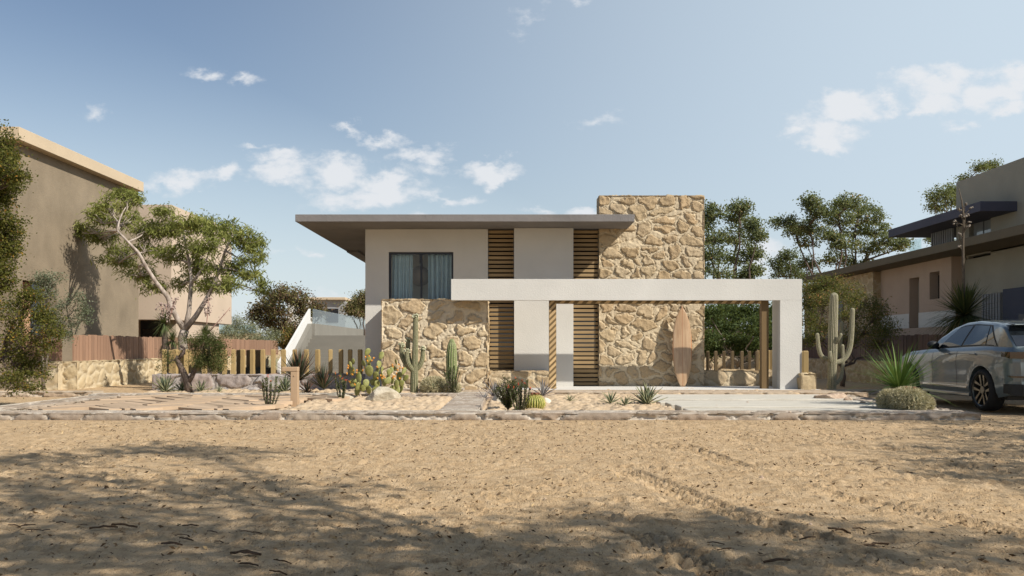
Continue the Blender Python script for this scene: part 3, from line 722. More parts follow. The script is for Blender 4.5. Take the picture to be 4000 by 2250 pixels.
# far grey house between the stairs and the reddish trees
hc = empty('neighbour_house', (-15, 76, 0), 'distant grey house with pale flat roof edge beyond the stairs', 'house')
D = 70
mb = MB(); mb.box(W(1215, 0, D).x, W(1345, 0, D).x, D+.4, D+14, 0, W(0, 1171, D).z); mb.build('wall', M['greyplaster'], hc)
mb = MB(); x1_ = W(1349, 0, D).x; mb.box(W(1185, 0, D).x, x1_, D, D+14.5, W(0, 1171, D).z+.001, W(0, 1161, D).z); mb.build('roof', M['beigeplaster'], hc, bevel=.02)
mb = MB(); mb.box(W(1130, 0, D).x, W(1214.5, 0, D).x, D-.6, D+9, 0, W(0, 1172, D).z); mb.build('wall', M['offwhite'], hc)
mb = MB(); mb.box(W(1272, 0, D).x, W(1318, 0, D).x, D+.34, D+.395, W(0, 1258, D).z, W(0, 1205, D).z); mb.build('window', M['darkglass'], hc)

# ------------------------------------------------------------------ garden fences of short timber posts on stone
def post(parent, x, y, z0, z1, w_, mat, seed):
    r = random.Random(seed); a = r.uniform(-.25, .25); mbk = MB(); ww = w_/2; rings = []
    ca, sa = math.cos(a), math.sin(a)
    zs = [z0, z0+(z1-z0)*.35, z0+(z1-z0)*.7, z1-.025, z1]
    for k, z in enumerate(zs):
        q = ww*(1+r.uniform(-.05, .05)) if k < 4 else ww*.78
        for (i, j) in ((-1,-1),(1,-1),(1,1),(-1,1)):
            mbk.v.append((x+(i*ca-j*sa)*q, y+(i*sa+j*ca)*q, z))
    for k in range(4):
        for j in range(4): mbk.f.append((k*4+j, k*4+(j+1) % 4, (k+1)*4+(j+1) % 4, (k+1)*4+j)); mbk.mi.append(0)
    mbk.f += [(16, 17, 18, 19), (3, 2, 1, 0)]; mbk.mi += [0, 0]
    return mbk.build('post', mat, parent, bevel=.008)
gl_ = empty('post_fence', (-7, 25.3, .1), 'light timber post fence on a grey rock base behind the gum tree', 'fence')
stone_block('rock_base', -10.13, -4.12, 25.2, 25.65, -.05, .44, M['stonegrey'], gl_, 'front top left right', .03, 1.0, .7, .06, .10, 91, .05)
for k, px in enumerate([303, 395, 485, 640, 725, 808, 883, 962, 1043, 1130, 1217, 1303, 1397, 1495, 1590, 1697, 1785, 1862, 1946, 2030]):
    post(gl_, W(500+px*.4658, 0, 25.4).x, 25.42, .43, 1.145, .115, M['postwood'], k)
gs = empty('post_fence', (-9.9, 28.5, .1), 'row of timber posts on a low wall running back from the grey rock base', 'fence')
stone_block('stone_base', -10.1, -9.75, 25.66, 31, -.05, .42, M['stonelow'], gs, 'right top', .05, .5, .33, .04, .14, 93)
for k in range(11): post(gs, -9.92, 26.1+k*.46, .41, 1.13, .12, M['postwood'], 40+k)
gd = empty('post_fence', (-7.7, 27.6, 0), 'dark timber posts on a low dark block at the stair foot', 'fence')
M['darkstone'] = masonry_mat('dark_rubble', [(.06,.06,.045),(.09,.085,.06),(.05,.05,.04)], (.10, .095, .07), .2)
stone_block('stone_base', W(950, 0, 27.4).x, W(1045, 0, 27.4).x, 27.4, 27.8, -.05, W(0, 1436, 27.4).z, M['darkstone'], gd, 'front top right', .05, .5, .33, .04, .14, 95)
for k, px in enumerate((934, 972, 990, 1000, 1014)): post(gd, W(px, 0, 27.6).x, 27.6, .0 if px < 950 else .5, 1.12, .13, M['darkwood'], 60+k)

# right side: stone base behind the porch, then the return along x = 7.55
M['shadewood'] = wood('shaded_post_wood', (.14, .095, .045), (.08, .052, .024))  # darker copy of the post wood, with tree shade put into its colour
gr = empty('post_fence', (5.9, 25.4, .1), 'short timber posts in a shaded colour on the stone bench wall behind the white porch floor', 'fence')
stone_block('stone_base', xr+.005, 7.38, 25.06, 25.5, -.05, .56, M['stone'], gr, 'front top', .024, .8, .5, .045, .14, 97)
for k, px in enumerate((2764, 2795, 2827, 2860, 2897, 2927, 2956, 3022)): post(gr, W(px, 0, 25.3).x, 25.28, .55, 1.10, .085, M['shadewood'], 80+k)
gq = empty('post_fence', (7.58, 25, .1), 'timber posts on a squared stone block just right of the white portal leg', 'fence')
stone_block('stone_base', 7.40, 7.80, 22.97, 28, -.05, .53, M['stonelow'], gq, 'front left top right', .03, .6, .5, .05, .10, 99)
for k in range(10): post(gq, 7.60, 23.2+k*.48, .52, 1.115, .13, M['postwood'], 100+k)

# ------------------------------------------------------------------ neighbour on the right (in shade) and its boundary
fr = empty('boundary_fence', (12.4, 32, 0), 'dark board fence on a rubble wall behind the parked car', 'fence')
stone_block('stone_wall', 12.1, 12.5, 22.5, 44, -.05, .75, M['stone'], fr, 'left front top', .05, .48, .33, .05, .14, 111)
M['plankdark'] = wood('plank_dark', (.15, .095, .075), (.09, .055, .045))
board_fence('boards', '', 12.25, 22.6, 44, .76, 1.58, M['plankdark'], 9, parent=fr)
fb = empty('boundary_fence', (7, 40, 0), 'dark board fence on rubble wall across the back behind the porch tree', 'fence')
stone_block('stone_wall', 8.0, 12.0, 39.6, 40, -.05, .8, M['stone'], fb, 'front top left', .06, .48, .33, .05, .14, 113)
mbk = MB(); x = 8.05
while x < 11.9: mbk.box(x, x+.17, 39.75, 39.79, .81, 2.0+rnd.uniform(-.02, .02)); x += .19
mbk.build('boards', M['plankdark'], fb)

hr = empty('neighbour_house', (16, 30, 0), 'shaded olive and pink rendered house at right with brown roof slab and dark canopy', 'house')
XO = 14.9; XP = 14.5; XS = 14.2
y_o = Xy(3761, XO); y_p = Xy(3716, XP); y_ps = Xy(3440, XP)
ze = 4.46
# olive ground storey (nearest)
mb = MB(); us = [17.0, Xy(3870, XO), Xy(3772, XO), y_o]; vs = [-.05, W(0, 1010, Xy(3800, XO)).z, W(0, 975, Xy(3800, XO)).z+.12, ze-.3]
mb.cells(us, vs, lambda i, j: not (i == 1 and j == 1), XO, XO+.3, 'x'); mb.build('wall', M['oliveplaster'], hr)
mb = MB(); mb.box(XO+.2, XO+.25, us[1], us[2], vs[1], vs[2]); mb.build('window', M['darkglass'], hr)
# pink storey
mb = MB(); us = [y_p, Xy(3670, XP), Xy(3631, XP), Xy(3590, XP), Xy(3552, XP), y_ps]; vs = [-.05, 1.9, W(0, 1168, Xy(3650, XP)).z, W(0, 1085, Xy(3570, XP)).z, W(0, 1062, Xy(3650, XP)).z, ze-.26]
vs = sorted(vs)
def solid(i, j):
    if i == 1 and vs[j] >= 2.4 and vs[j+1] <= max(W(0, 1062, Xy(3650, XP)).z, 0)+.01: return False
    if i == 3 and vs[j] >= 1.85 and vs[j+1] <= W(0, 1085, Xy(3570, XP)).z+.01: return False
    return True
mb.cells(us, vs, solid, XP, XP+.45, 'x'); mb.build('wall', M['pinkplaster'], hr)
mb = MB(); mb.box(XP+.3, XP+.34, us[1]+.0, us[2]-.0, 2.3, 3.7); mb.build('window', M['darkglass'], hr)
mb = MB(); mb.box(XP+.33, XP+.37, us[3], us[4], 1.9, 3.6); mb.build('door', M['oliveplaster'], hr)
mb = MB(); mb.box(XP-.02, XP-.002, Xy(3590, XP-.02)-2.6, Xy(3590, XP)-.0, 1.9, 2.43); mb.box(XP-.02, XP-.002, Xy(3550, XP-.02), y_ps-.02, 1.9, 2.43); mb.build('white_band', M['white'], hr)
# stone wing beyond
stone_block('stone_wing', XS, 20, y_ps+.001, 43.5, -.05, ze-.28, M['stone'], hr, 'left front', .05, .5, .36, .04, .15, 121)
mb = MB(); mb.box(XS-.03, XS-.005, 38.4, 39.6, 1.9, 3.2); mb.build('window', M['frame'], hr)
# rest of the body
mb = MB(); mb.box(XO+.301, 26, 17, y_o-.3, -.05, ze-.3); mb.box(XP+.451, 26, y_o-.29, y_ps, -.05, ze-.3); mb.build('wall', M['oliveplaster'], hr)
M['roofbrown'] = plaster('brown_concrete', (.145, .118, .078), .1)
mb = MB(); mb.box(13.5, 27, 16, 41.4, ze-.26, ze); mb.build('roof', M['roofbrown'], hr, bevel=.01)
# slate garage corner and fins
mb = MB(); mb.box(14.55, 14.895, 17.2, Xy(3917, 14.55), -.05, W(0, 1130, Xy(3917, 14.55)).z); mb.build('garage_wall', M['slate'], hr)
mb = MB(); mb.box(14.50, 14.545, Xy(3985, 14.5)-2.0, Xy(3978, 14.5), .8, 2.15); mb.build('window', M['frame'], hr)
mb = MB(); y = Xy(3917, 14.7)+.1
while y < Xy(3838, 14.7): mb.box(14.66, 14.80, y, y+.07, .3, 2.85); y += .16
mb.build('slatted_screen', M['greyplaster'], hr)
# upper storey
XU = 15.0; yu = Xy(3735, XU); zu = 6.77
mb = MB(); us = [17.5, Xy(3870, XU), Xy(3785, XU), yu]; vs = [ze+.001, ze+.02, W(0, 815, Xy(3870, XU)).z, zu]
mb.cells(us, vs, lambda i, j: not (i == 1 and j == 1), XU, XU+.3, 'x'); mb.build('upper_storey', M['oliveplaster'], hr)
mb = MB(); mb.box(XU+.301, 25, 17.5, yu, ze+.001, zu-.02); mb.build('upper_storey', M['oliveplaster'], hr)
mb = MB(); mb.box(XU+.15, XU+.2, us[1], us[2], vs[1], vs[2]); win = mb.build('window', M['frame'], hr)
mb = MB(); ym = (us[1]+us[2])/2
mb.box(XU+.13, XU+.148, us[1]+.05, ym-.04, vs[1]+.05, vs[2]-.05); mb.box(XU+.13, XU+.148, ym+.04, us[2]-.05, vs[1]+.05, vs[2]-.05)
mb.build('pane', M['lightglass'] if 'lightglass' in M else noisy('sky_glass', (.16, .17, .17), (.22, .23, .23), 2, .05, bstr=0, spec=.8), win)
M['canopy'] = plaster('canopy_slate', (.085, .085, .11), .1)
mb = MB(); mb.box(13.9, 18.5, 26.6, 33.1, 5.25, 5.54); mb.build('canopy', M['canopy'], hr, bevel=.01)
mb = MB(); y = 30.35
while y < 31.9: mb.box(14.9, 14.98, y, y+.07, ze+.001, 5.249); y += .16
mb.build('slatted_screen', M['greyplaster'], hr)
mb = MB(); mb.box(14.6, 14.62, 32.0, 32.9, ze+.001, 5.1); mb.build('glass_panel', M['railglass'], hr)
# ------------------------------------------------------------------ foliage tools
def rand_dirs(n, up=0.0):
    d = NR.normal(size=(n, 3)); d /= np.linalg.norm(d, axis=1)[:, None]
    return d
def leaf_mesh(name, C, L, Wd, A, tint, bend=.12, tri=False):
    """rhombic leaves at C with long axis A (n,3), length L, width Wd"""
    n = len(C); A = A/np.linalg.norm(A, axis=1)[:, None]
    r = rand_dirs(n); B = np.cross(A, r); B /= (np.linalg.norm(B, axis=1)[:, None]+1e-9); Nn = np.cross(A, B)
    L = np.broadcast_to(L, (n,))[:, None]; Wd = np.broadcast_to(Wd, (n,))[:, None]
    V = np.empty((n, 4, 3)); V[:, 0] = C-A*L*.5; V[:, 2] = C+A*L*.5
    V[:, 1] = C+B*Wd*.5+Nn*L*bend; V[:, 3] = C-B*Wd*.5+Nn*L*bend
    Q = np.arange(n*4).reshape(n, 4)
    return np_mesh(name, V.reshape(-1, 3), Q, {'tint': np.repeat(tint, 4)})
def limb(mb, p0, p1, r0, r1, seed, wob=.12, n=7, sag=0.0, sides=7):
    r = random.Random(seed); p0 = Vector(p0); p1 = Vector(p1); L = (p1-p0).length; pts = []; rad = []
    o1 = Vector((r.uniform(-1, 1), r.uniform(-1, 1), r.uniform(-.4, .8)))*L*wob; o2 = Vector((r.uniform(-1, 1), r.uniform(-1, 1), r.uniform(-.6, .4)))*L*wob
    for i in range(n+1):
        t = i/n; p = p0.lerp(p1, t)+o1*math.sin(math.pi*t)*(1-t)*2+o2*math.sin(math.pi*t)*t*1.2
        p.z += sag*math.sin(math.pi*t)
        pts.append(p); rad.append(r0+(r1-r0)*t**.8)
    mb.tube(pts, rad, sides); return pts
def crown_tree(name, label, cat, base, trunk, clusters, leafm, barkm, leaf=(.10, .03), per=34, nclump=40, csize=.22, droop=0.0, group=None, seed=1, rad=(.14, .05), flat=.75, tints=(0, 1), extra=None, jitter=0.5, shell=.45, limbs=True, clump_tint=.5):
    """trunk: list of (point, radius) polylines; clusters: (centre, (rx,ry,rz), attach point, weight)"""
    global NR
    NR = np.random.default_rng(seed*101+5)
    t = empty(name, base, label, cat, group); wood_ = MB(); r = random.Random(seed)
    for pl_ in trunk: wood_.tube([p for p, _ in pl_], [q for _, q in pl_], 9)
    Cs = []; As = []; Ts = []; Ls = []
    for ci, (c, rr, att, wgt) in enumerate(clusters):
        c = Vector(c); k = max(3, int(nclump*wgt))
        d = rand_dirs(k); d[:, 2] = np.where(d[:, 2] < -.35, d[:, 2]*.5, d[:, 2])
        rad_ = NR.uniform(shell, 1.0, k)**.6
        P_ = np.array(c)+d*np.array(rr)*rad_[:, None]
        if limbs and att is not None:
            mid = c-Vector((0, 0, rr[2]*.3)); limb(wood_, att, mid, rad[1], rad[1]*.35, seed*31+ci, .10)
            for q in range(0, k, max(1, k//14)):
                limb(wood_, Vector(att).lerp(mid, r.uniform(.55, 1)), P_[q], rad[1]*.35, rad[1]*.08, seed*77+ci*50+q, .16, 5, 0, 5)
        ctint = NR.uniform(0, 1, k)
        for q in range(k):
            m = int(per*NR.uniform(.6, 1.3)); g = NR.normal(size=(m, 3))*csize*np.array([1, 1, flat])*NR.uniform(.7, 1.25)
            pos = P_[q]+g
            ax = rand_dirs(m); ax[:, 2] = ax[:, 2]*(1-droop)-droop*1.1; ax += g/(csize*3)*(1-droop)
            Cs.append(pos); As.append(ax); Ls.append(leaf[0]*NR.uniform(.65, 1.25, m))
            tt = np.clip(clump_tint*ctint[q]+(1-clump_tint)*NR.uniform(0, 1, m)+NR.normal(size=m)*.08, 0, 1); Ts.append(tints[0]+(tints[1]-tints[0])*tt)
    C = np.concatenate(Cs); A = np.concatenate(As); L = np.concatenate(Ls); T = np.concatenate(Ts)
    ww = wood_.build('trunk', barkm, t, True, weld=False)
    link('crown', leaf_mesh('crown', C, L, L*leaf[1]/leaf[0], A, T), leafm, t, False)
    if extra: extra(t)
    return t
def CL(lst, D, dj=1.0, seed=0, sc=1.0, att=None):
    """crown clusters given by photo position and size at depth D (the depth varies per cluster)"""
    r = random.Random(seed); o = []
    for e in lst:
        x, y, rx, ry = e[:4]; w_ = e[4] if len(e) > 4 else 1.0; dd = D+(e[5] if len(e) > 5 else r.uniform(-dj, dj))
        k = dd/F; a = (att(x, y) if att else None)
        o.append((W(x, y, dd), (rx*k*sc, max(.35*(rx+ry)*k, .2)*1.15*sc, ry*k*sc), a, w_))
    return o
M['gumleaf'] = leaf_mat('gum_leaf', [(0, (.10, .118, .028)), (.5, (.205, .225, .06)), (1, (.35, .35, .115))], .34)
M['darkleaf'] = leaf_mat('dark_leaf', [(0, (.035, .042, .010)), (.5, (.08, .085, .018)), (.85, (.14, .125, .028)), (1, (.32, .16, .03))], .25)
M['greyleaf'] = leaf_mat('grey_leaf', [(0, (.075, .09, .055)), (.6, (.14, .16, .10)), (1, (.25, .26, .18))], .2)
M['oliveleaf'] = leaf_mat('olive_leaf', [(0, (.035, .046, .014)), (.6, (.075, .09, .028)), (1, (.14, .15, .055))], .22)
M['redleaf'] = leaf_mat('reddish_leaf', [(0, (.075, .045, .035)), (.45, (.15, .09, .055)), (.7, (.14, .13, .05)), (1, (.24, .22, .085))], .25)
M['backleaf'] = leaf_mat('back_leaf', [(0, (.08, .10, .05)), (.6, (.155, .18, .085)), (.92, (.23, .235, .11)), (1, (.33, .22, .10))], .32)
M['freshleaf'] = leaf_mat('fresh_leaf', [(0, (.035, .055, .020)), (.6, (.07, .10, .036)), (1, (.12, .155, .06))], .28)
M['pepperleaf'] = leaf_mat('pepper_leaf', [(0, (.05, .065, .024)), (.5, (.105, .115, .036)), (.8, (.20, .17, .045)), (1, (.48, .22, .10))], .3)
M['silverleaf'] = leaf_mat('silver_leaf', [(0, (.14, .15, .08)), (.6, (.21, .22, .13)), (1, (.30, .30, .20))], .2)
M['orangeleaf'] = leaf_mat('orange_leaf', [(0, (.06, .07, .02)), (.5, (.14, .13, .035)), (.8, (.28, .18, .05)), (1, (.48, .20, .09))], .2)
M['palebark'] = noisy('pale_bark', (.20, .155, .12), (.50, .43, .37), 4, .85, 20, .5, stretch=(3, 3, 1.2))
M['darkbark'] = noisy('dark_bark', (.07, .05, .04), (.20, .15, .12), 9, .9, 20, .9, stretch=(3, 3, 1))
M['greybark'] = noisy('grey_bark', (.13, .105, .08), (.24, .20, .16), 8, .9, 24, .6, stretch=(3, 3, 1))

# ---- the gum tree
DG = 27.6
def path(pts, D, r0, r1, seed=0, dj=.0):
    r = random.Random(seed); n = len(pts)
    return [(W(x, y, D+(dj*i/n if dj else 0)), r0+(r1-r0)*i/(n-1)) for i, (x, y) in enumerate(pts)]
tr1 = path([(738, 1510), (730, 1440), (716, 1370), (712, 1320), (722, 1290)], DG, .155, .135)
tr2 = path([(722, 1290), (693, 1245), (668, 1195), (655, 1160), (608, 1100), (570, 1040), (540, 985), (500, 945), (458, 900)], DG, .095, .028, dj=-.7)
tr3 = path([(722, 1290), (738, 1220), (742, 1170), (748, 1100), (740, 1030), (726, 960), (715, 900)], DG, .085, .025, dj=.5)
tr4 = path([(724, 1288), (765, 1235), (800, 1180), (832, 1120), (858, 1050), (880, 980), (905, 930)], DG, .09, .025, dj=-.3)
tr5 = path([(748, 1110), (790, 1050), (812, 1000), (820, 950)], DG, .045, .018, dj=.4)
gum_pts = [p for l in (tr2, tr3, tr4, tr5) for p, _ in l[2:]]
def gum_att(x, y):
    q = W(x, y, DG); below = [p for p in gum_pts if p.z < q.z+.25]
    return min(below or gum_pts, key=lambda p: (p-q).length)
gum_cl = [(430,800,75,55),(510,775,55,40),(380,850,50,40,.8,1.3),(480,860,75,55,1.1,1.6),(330,905,42,30,.7,1.7),(395,930,72,50,1.2,1.8),(455,1010,82,65,1.4,1.8),(540,1070,80,55,1.1,1.5),(600,1120,50,35,.6),
 (575,960,70,60,1,1.0),(620,890,60,50),(640,830,40,28,.5),(690,905,60,45),(735,870,70,45),(660,1000,70,55,1,.6),(740,960,75,60),(800,890,55,45),(840,950,85,70,1.2),(900,900,65,45),(960,935,70,50),
 (780,1040,65,50,1,.9),(870,1040,90,60,1.2),(960,1010,75,55),(1005,960,35,30,.5),(820,1120,65,38,.9),(890,1120,60,40,.8),(980,1075,55,40,.7),(1025,1130,28,45,.45),(715,1100,60,40,.6,1.2),(560,895,50,45,.7)]
crown_tree('gum_tree', 'spreading gum tree with pale forked trunk and drooping olive leaves', 'tree', (tr1[0][0].x, DG, 0), [tr1, tr2, tr3, tr4, tr5],
  CL(gum_cl, DG, .8, 5, .9, gum_att), M['gumleaf'], M['palebark'], (.18, .032), 50, 17, .125, .6, seed=3, rad=(.1, .035), shell=.3, clump_tint=.72)

# ---- tall dark tree at the left edge and the shrubs near it
DL = 19.0
lt = [(x-38, y, *r_) for x, y, *r_ in [(20,540,75,60),(50,615,65,55),(10,640,90,70),(75,680,65,50),(25,730,90,60),(70,735,55,30,.6),(15,780,70,40,.7),(30,860,85,50),(70,900,75,55),(20,950,95,70),(60,990,70,60),(20,1050,70,60),(40,1110,45,40,.7),(-60,700,120,200,1.5),(-70,950,110,150,1.5),(-60,1180,100,120,1)]]
tp = path([(-120, 1560), (-110, 1350), (-120, 1100), (-100, 850), (-80, 650)], DL, .17, .05)
crown_tree('evergreen_tree', 'tall dark evergreen tree with orange tinged leaves at the left edge', 'tree', (tp[0][0].x, DL, 0), [tp], CL(lt, DL, .5, 2, 1.0, lambda x, y: min([p for p, _ in tp], key=lambda p: abs(p.z-W(x, y, DL).z+.5))),
  M['darkleaf'], M['darkbark'], (.062, .034), 55, 26, .11, .1, seed=5, rad=(.1, .03), shell=.25, clump_tint=.3)
DS = 18.4
ls = [(110,1180,70,50),(60,1230,80,60),(170,1230,45,45),(195,1290,50,50),(60,1310,90,60),(190,1340,35,30,.6),(120,1370,80,55),(60,1420,95,60),(120,1450,65,50),(40,1490,85,50),(100,1510,60,25,.6),(20,1380,80,80),(135,1145,30,30,.5)]
sp_ = path([(-90, 1590), (-40, 1480), (10, 1380), (60, 1290)], DS, .06, .02)
crown_tree('evergreen_shrub', 'dense low branching shrub with yellow and orange leaves at lower left edge', 'shrub', (sp_[0][0].x, DS, 0), [sp_], CL(ls, DS, .4, 4, 1.0, lambda x, y: sp_[2][0]),
  M['darkleaf'], M['darkbark'], (.055, .03), 50, 16, .09, .1, seed=6, rad=(.05, .02), shell=.25, tints=(.15, 1), clump_tint=.3)
DK = 25.0
ks = [(165,1100,45,32),(200,1085,40,30),(175,1150,45,38),(248,1190,30,26,.5),(305,1170,32,28,.6),(325,1215,36,26,.7),(330,1245,25,22,.4),(190,1225,45,38),(250,1265,55,35),(215,1300,60,32),(275,1315,30,20,.4),(180,1280,40,36),(40,1200,40,30,.5)]
k1 = path([(170, 1521), (168, 1440), (163, 1350), (172, 1250), (175, 1150)], DK, .055, .015)
k2 = path([(172, 1480), (183, 1410), (192, 1350), (225, 1290), (290, 1210)], DK, .045, .012)
crown_tree('grey_sapling', 'slender grey leaved sapling with two stems before the left rubble wall', 'tree', (k1[0][0].x, DK, 0), [k1, k2], CL(ks, DK, .3, 6, 1.0, lambda x, y: (k1[3][0] if x < 210 else k2[3][0])),
  M['greyleaf'], M['greybark'], (.055, .028), 45, 15, .10, .1, seed=7, rad=(.03, .012), shell=.25)

# ---- olive tree with the dark twisted trunk in the bed
DO = 22.6
o1 = path([(737, 1531), (735, 1505), (728, 1480), (716, 1452), (703, 1428), (690, 1405), (697, 1392)], DO, .10, .055)
o2 = path([(733, 1495), (750, 1470), (762, 1445), (770, 1415)], DO, .075, .04)
o3 = path([(697, 1400), (718, 1378), (720, 1362), (705, 1350)], DO, .05, .035)
ol = [(800,1330,60,35),(760,1360,45,35,.7),(850,1350,35,35),(820,1390,60,35),(860,1400,30,40,.7),(790,1420,45,30),(840,1435,35,20,.6),(660,1400,25,45,.35),(745,1330,25,18,.3),(640,1425,18,25,.2)]
crown_tree('olive_tree', 'small olive tree with dark twisted trunk in the bed before the rock base', 'tree', (o1[0][0].x, DO, .06), [o1, o2, o3], CL(ol, DO, .3, 8, 1.0, lambda x, y: (o2[3][0] if x > 720 else o1[5][0])),
  M['oliveleaf'], M['darkbark'], (.055, .016), 60, 22, .10, .05, seed=8, rad=(.03, .012), shell=.2)

# ---- trees and bushes beyond the garden on the left
def simple_tree(name, label, cat, x, ybase, D, cl, leafm, barkm, leaf, per, nclump, csize, seed, group=None, r0=.14, shell=.3, droop=.1, dj=1.5, tints=(0, 1), trunks=1, clump_tint=.5):
    zb_ = max(0, W(0, ybase, D).z) if ybase < YH else 0
    b = W(x, YH, D); b.z = 0
    cs = CL(cl, D, dj, seed, 1.0)
    cz = sum(c[0].z for c in cs)/len(cs); cx_ = sum(c[0].x for c in cs)/len(cs)
    tr = []; r = random.Random(seed)
    # a short bole that fans out into one long limb per part of the crown
    order = sorted(range(len(cs)), key=lambda i: cs[i][0].x); nl = min(len(cs), 3+2*trunks); hf = .28*cz
    fork = b.lerp(Vector((cx_, D, cz)), .28); tr.append([(b, r0), (b.lerp(fork, .5)+Vector((.05, 0, 0)), r0*.92), (fork, r0*.85)])
    for k in range(nl):
        c = cs[order[int((k+.5)*len(cs)/nl)]][0]; out = Vector((c.x-fork.x, c.y-fork.y, 0)); pl_ = []
        for q in range(8):
            f_ = q/7; p = fork+out*(f_**.8)+Vector((0, 0, (c.z-fork.z)*(f_**1.15))); p += Vector((math.sin(q*1.9+k)*.10, math.cos(q*2.3+k)*.10, math.sin(q*1.3+k*2)*.06))*(0 < q < 7)
            pl_.append((p, max(.018, r0*.55*(1-.85*f_))))
        tr.append(pl_)
    al = [p for l in tr[1:] for p, _ in l[2:]]
    cs = [(c, rr, min([p for p in al if p.z < c.z] or al, key=lambda p: (p-c).length), w_) for c, rr, a, w_ in cs]
    return crown_tree(name, label, cat, (b.x, D, 0), tr, cs, leafm, barkm, leaf, per, nclump, csize, droop, group, seed, (r0, r0*.32), tints=tints, shell=shell, clump_tint=clump_tint)
simple_tree('red_leaf_tree', 'bushy tree with reddish brown and green leaves behind the fence left of the stairs', 'tree', 1130, 1400, 56,
  [(1120,1150,60,35),(1060,1170,50,35),(1170,1170,40,40),(1020,1215,40,30),(1090,1215,60,45),(1180,1215,35,45),(1050,1260,60,40),(1100,1280,60,40),(1000,1240,30,25,.6),(1150,1290,40,45),(1185,1300,30,40),(1230,1205,40,25,.6),(1250,1225,30,20,.5)],
  M['redleaf'], M['darkbark'], (.15, .085), 42, 26, .24, 21, trunks=3)
simple_tree('red_leaf_tree', 'dark bushy treetop showing just left of the house wall above the glass railing', 'tree', 1420, 1400, 60,
  [(1400,1190,35,28),(1425,1170,40,30),(1380,1215,35,28),(1420,1220,50,35),(1450,1190,50,40)], M['redleaf'], M['darkbark'], (.15, .085), 42, 28, .24, 22, trunks=2, tints=(.3, 1))
simple_tree('silver_bush', 'pale silvery bush behind the board fence at left', 'bush', 950, 1400, 51,
  [(920,1270,50,35),(960,1290,50,35),(990,1310,55,35),(1040,1330,60,30),(900,1300,40,25),(1075,1315,40,25)], M['silverleaf'], M['greybark'], (.12, .035), 45, 26, .2, 23, trunks=3, r0=.06)
simple_tree('orange_bush', 'orange and green flowering bush beside the white stair parapet', 'bush', 1125, 1400, 44,
  [(1130,1310,40,22),(1110,1340,35,25),(1150,1330,35,25),(1135,1360,40,25)], M['orangeleaf'], M['greybark'], (.10, .03), 45, 26, .16, 24, trunks=2, r0=.05)

# ---- trees behind and to the right of the house
simple_tree('background_tree', 'tall bushy green tree rising right behind the stone tower', 'tree', 2850, 1400, 45,
  [(2785,830,40,35),(2760,880,40,40),(2890,810,50,30),(2870,850,50,35),(2930,880,45,40),(2960,925,35,30),(2800,930,60,40),(2880,930,60,45),(2780,990,70,45),(2870,1010,70,40),(2940,990,45,35),(2800,1060,70,45),(2890,1075,70,35),(2940,1060,35,28),(2860,1140,120,50)],
  M['backleaf'], M['darkbark'], (.14, .07), 34, 30, .17, 31, trunks=3, r0=.2, clump_tint=.72)
simple_tree('background_tree', 'broad umbrella crowned tree behind the right house roof', 'tree', 3280, 1400, 48,
  [(3170,790,40,35),(3190,830,50,35),(3060,870,55,28),(3110,900,55,35),(3160,890,45,40),(3250,830,50,32),(3310,790,55,35),(3280,860,60,40),(3360,810,60,38),(3390,850,60,40),(3340,900,75,45),(3420,900,55,40),(3460,940,50,35),(3300,950,60,40),(3390,970,70,40),(3520,960,45,30),(3230,920,50,35),(3270,1010,60,30),(3150,950,40,25,.5),(3360,1030,70,25,.7)],
  M['backleaf'], M['darkbark'], (.14, .07), 34, 30, .165, 32, trunks=3, r0=.2, clump_tint=.72)
simple_tree('background_tree', 'small dark round tree between the tall trees beyond the portal', 'tree', 3100, 1400, 52,
  [(3080,1000,40,25),(3040,1035,45,28),(3100,1040,50,35),(3160,1030,40,30),(3070,1075,60,28),(3150,1080,50,25),(3120,1130,90,40)], M['backleaf'], M['darkbark'], (.13, .07), 30, 28, .18, 33, trunks=2, tints=(0, .6))
simple_tree('background_tree', 'treetop peeking out left of the olive upper storey', 'tree', 3700, 1400, 62,
  [(3690,755,35,25),(3650,770,40,22),(3720,745,25,25),(3660,810,35,18),(3720,790,30,25),(3650,930,30,22),(3690,940,30,20)], M['backleaf'], M['darkbark'], (.16, .085), 32, 22, .26, 34, trunks=2)
simple_tree('background_tree', 'sparse treetop showing above the roof edge of the olive upper storey', 'tree', 3850, 1400, 66,
  [(3830,655,40,18),(3880,650,30,16),(3760,700,16,14,.4),(3790,695,16,10,.3)], M['backleaf'], M['darkbark'], (.16, .085), 32, 22, .24, 35, trunks=2)
simple_tree('porch_tree', 'dense fresh green tree with pale trunk seen through the portal', 'tree', 2884, 1447, 31,
  [(2780,1220,50,35),(2850,1215,60,35),(2930,1225,60,35),(2990,1230,40,35),(2790,1270,55,35),(2870,1275,65,40),(2950,1280,55,40),(3005,1290,30,40),(2770,1325,45,30),(2840,1330,55,32),(2920,1340,55,28),(2985,1340,35,30),(2780,1370,35,18),(2900,1370,35,14,.5)],
  M['freshleaf'], M['greybark'], (.10, .045), 56, 34, .15, 36, r0=.1, dj=1.0)
M['pinkflower'] = leaf_mat('pink_flower', [(0, (.35, .12, .14)), (1, (.55, .25, .27))], .2)
simple_tree('pink_shrub', 'thin shrub with pink blossom beside the stone tower foot', 'shrub', 2776, 1440, 33,
  [(2765,1290,18,18,.5),(2775,1340,28,22,.7),(2765,1365,20,12,.5),(2800,1300,22,14,.4)], M['pinkflower'], M['palebark'], (.07, .05), 14, 14, .12, 37, r0=.035, dj=.4)
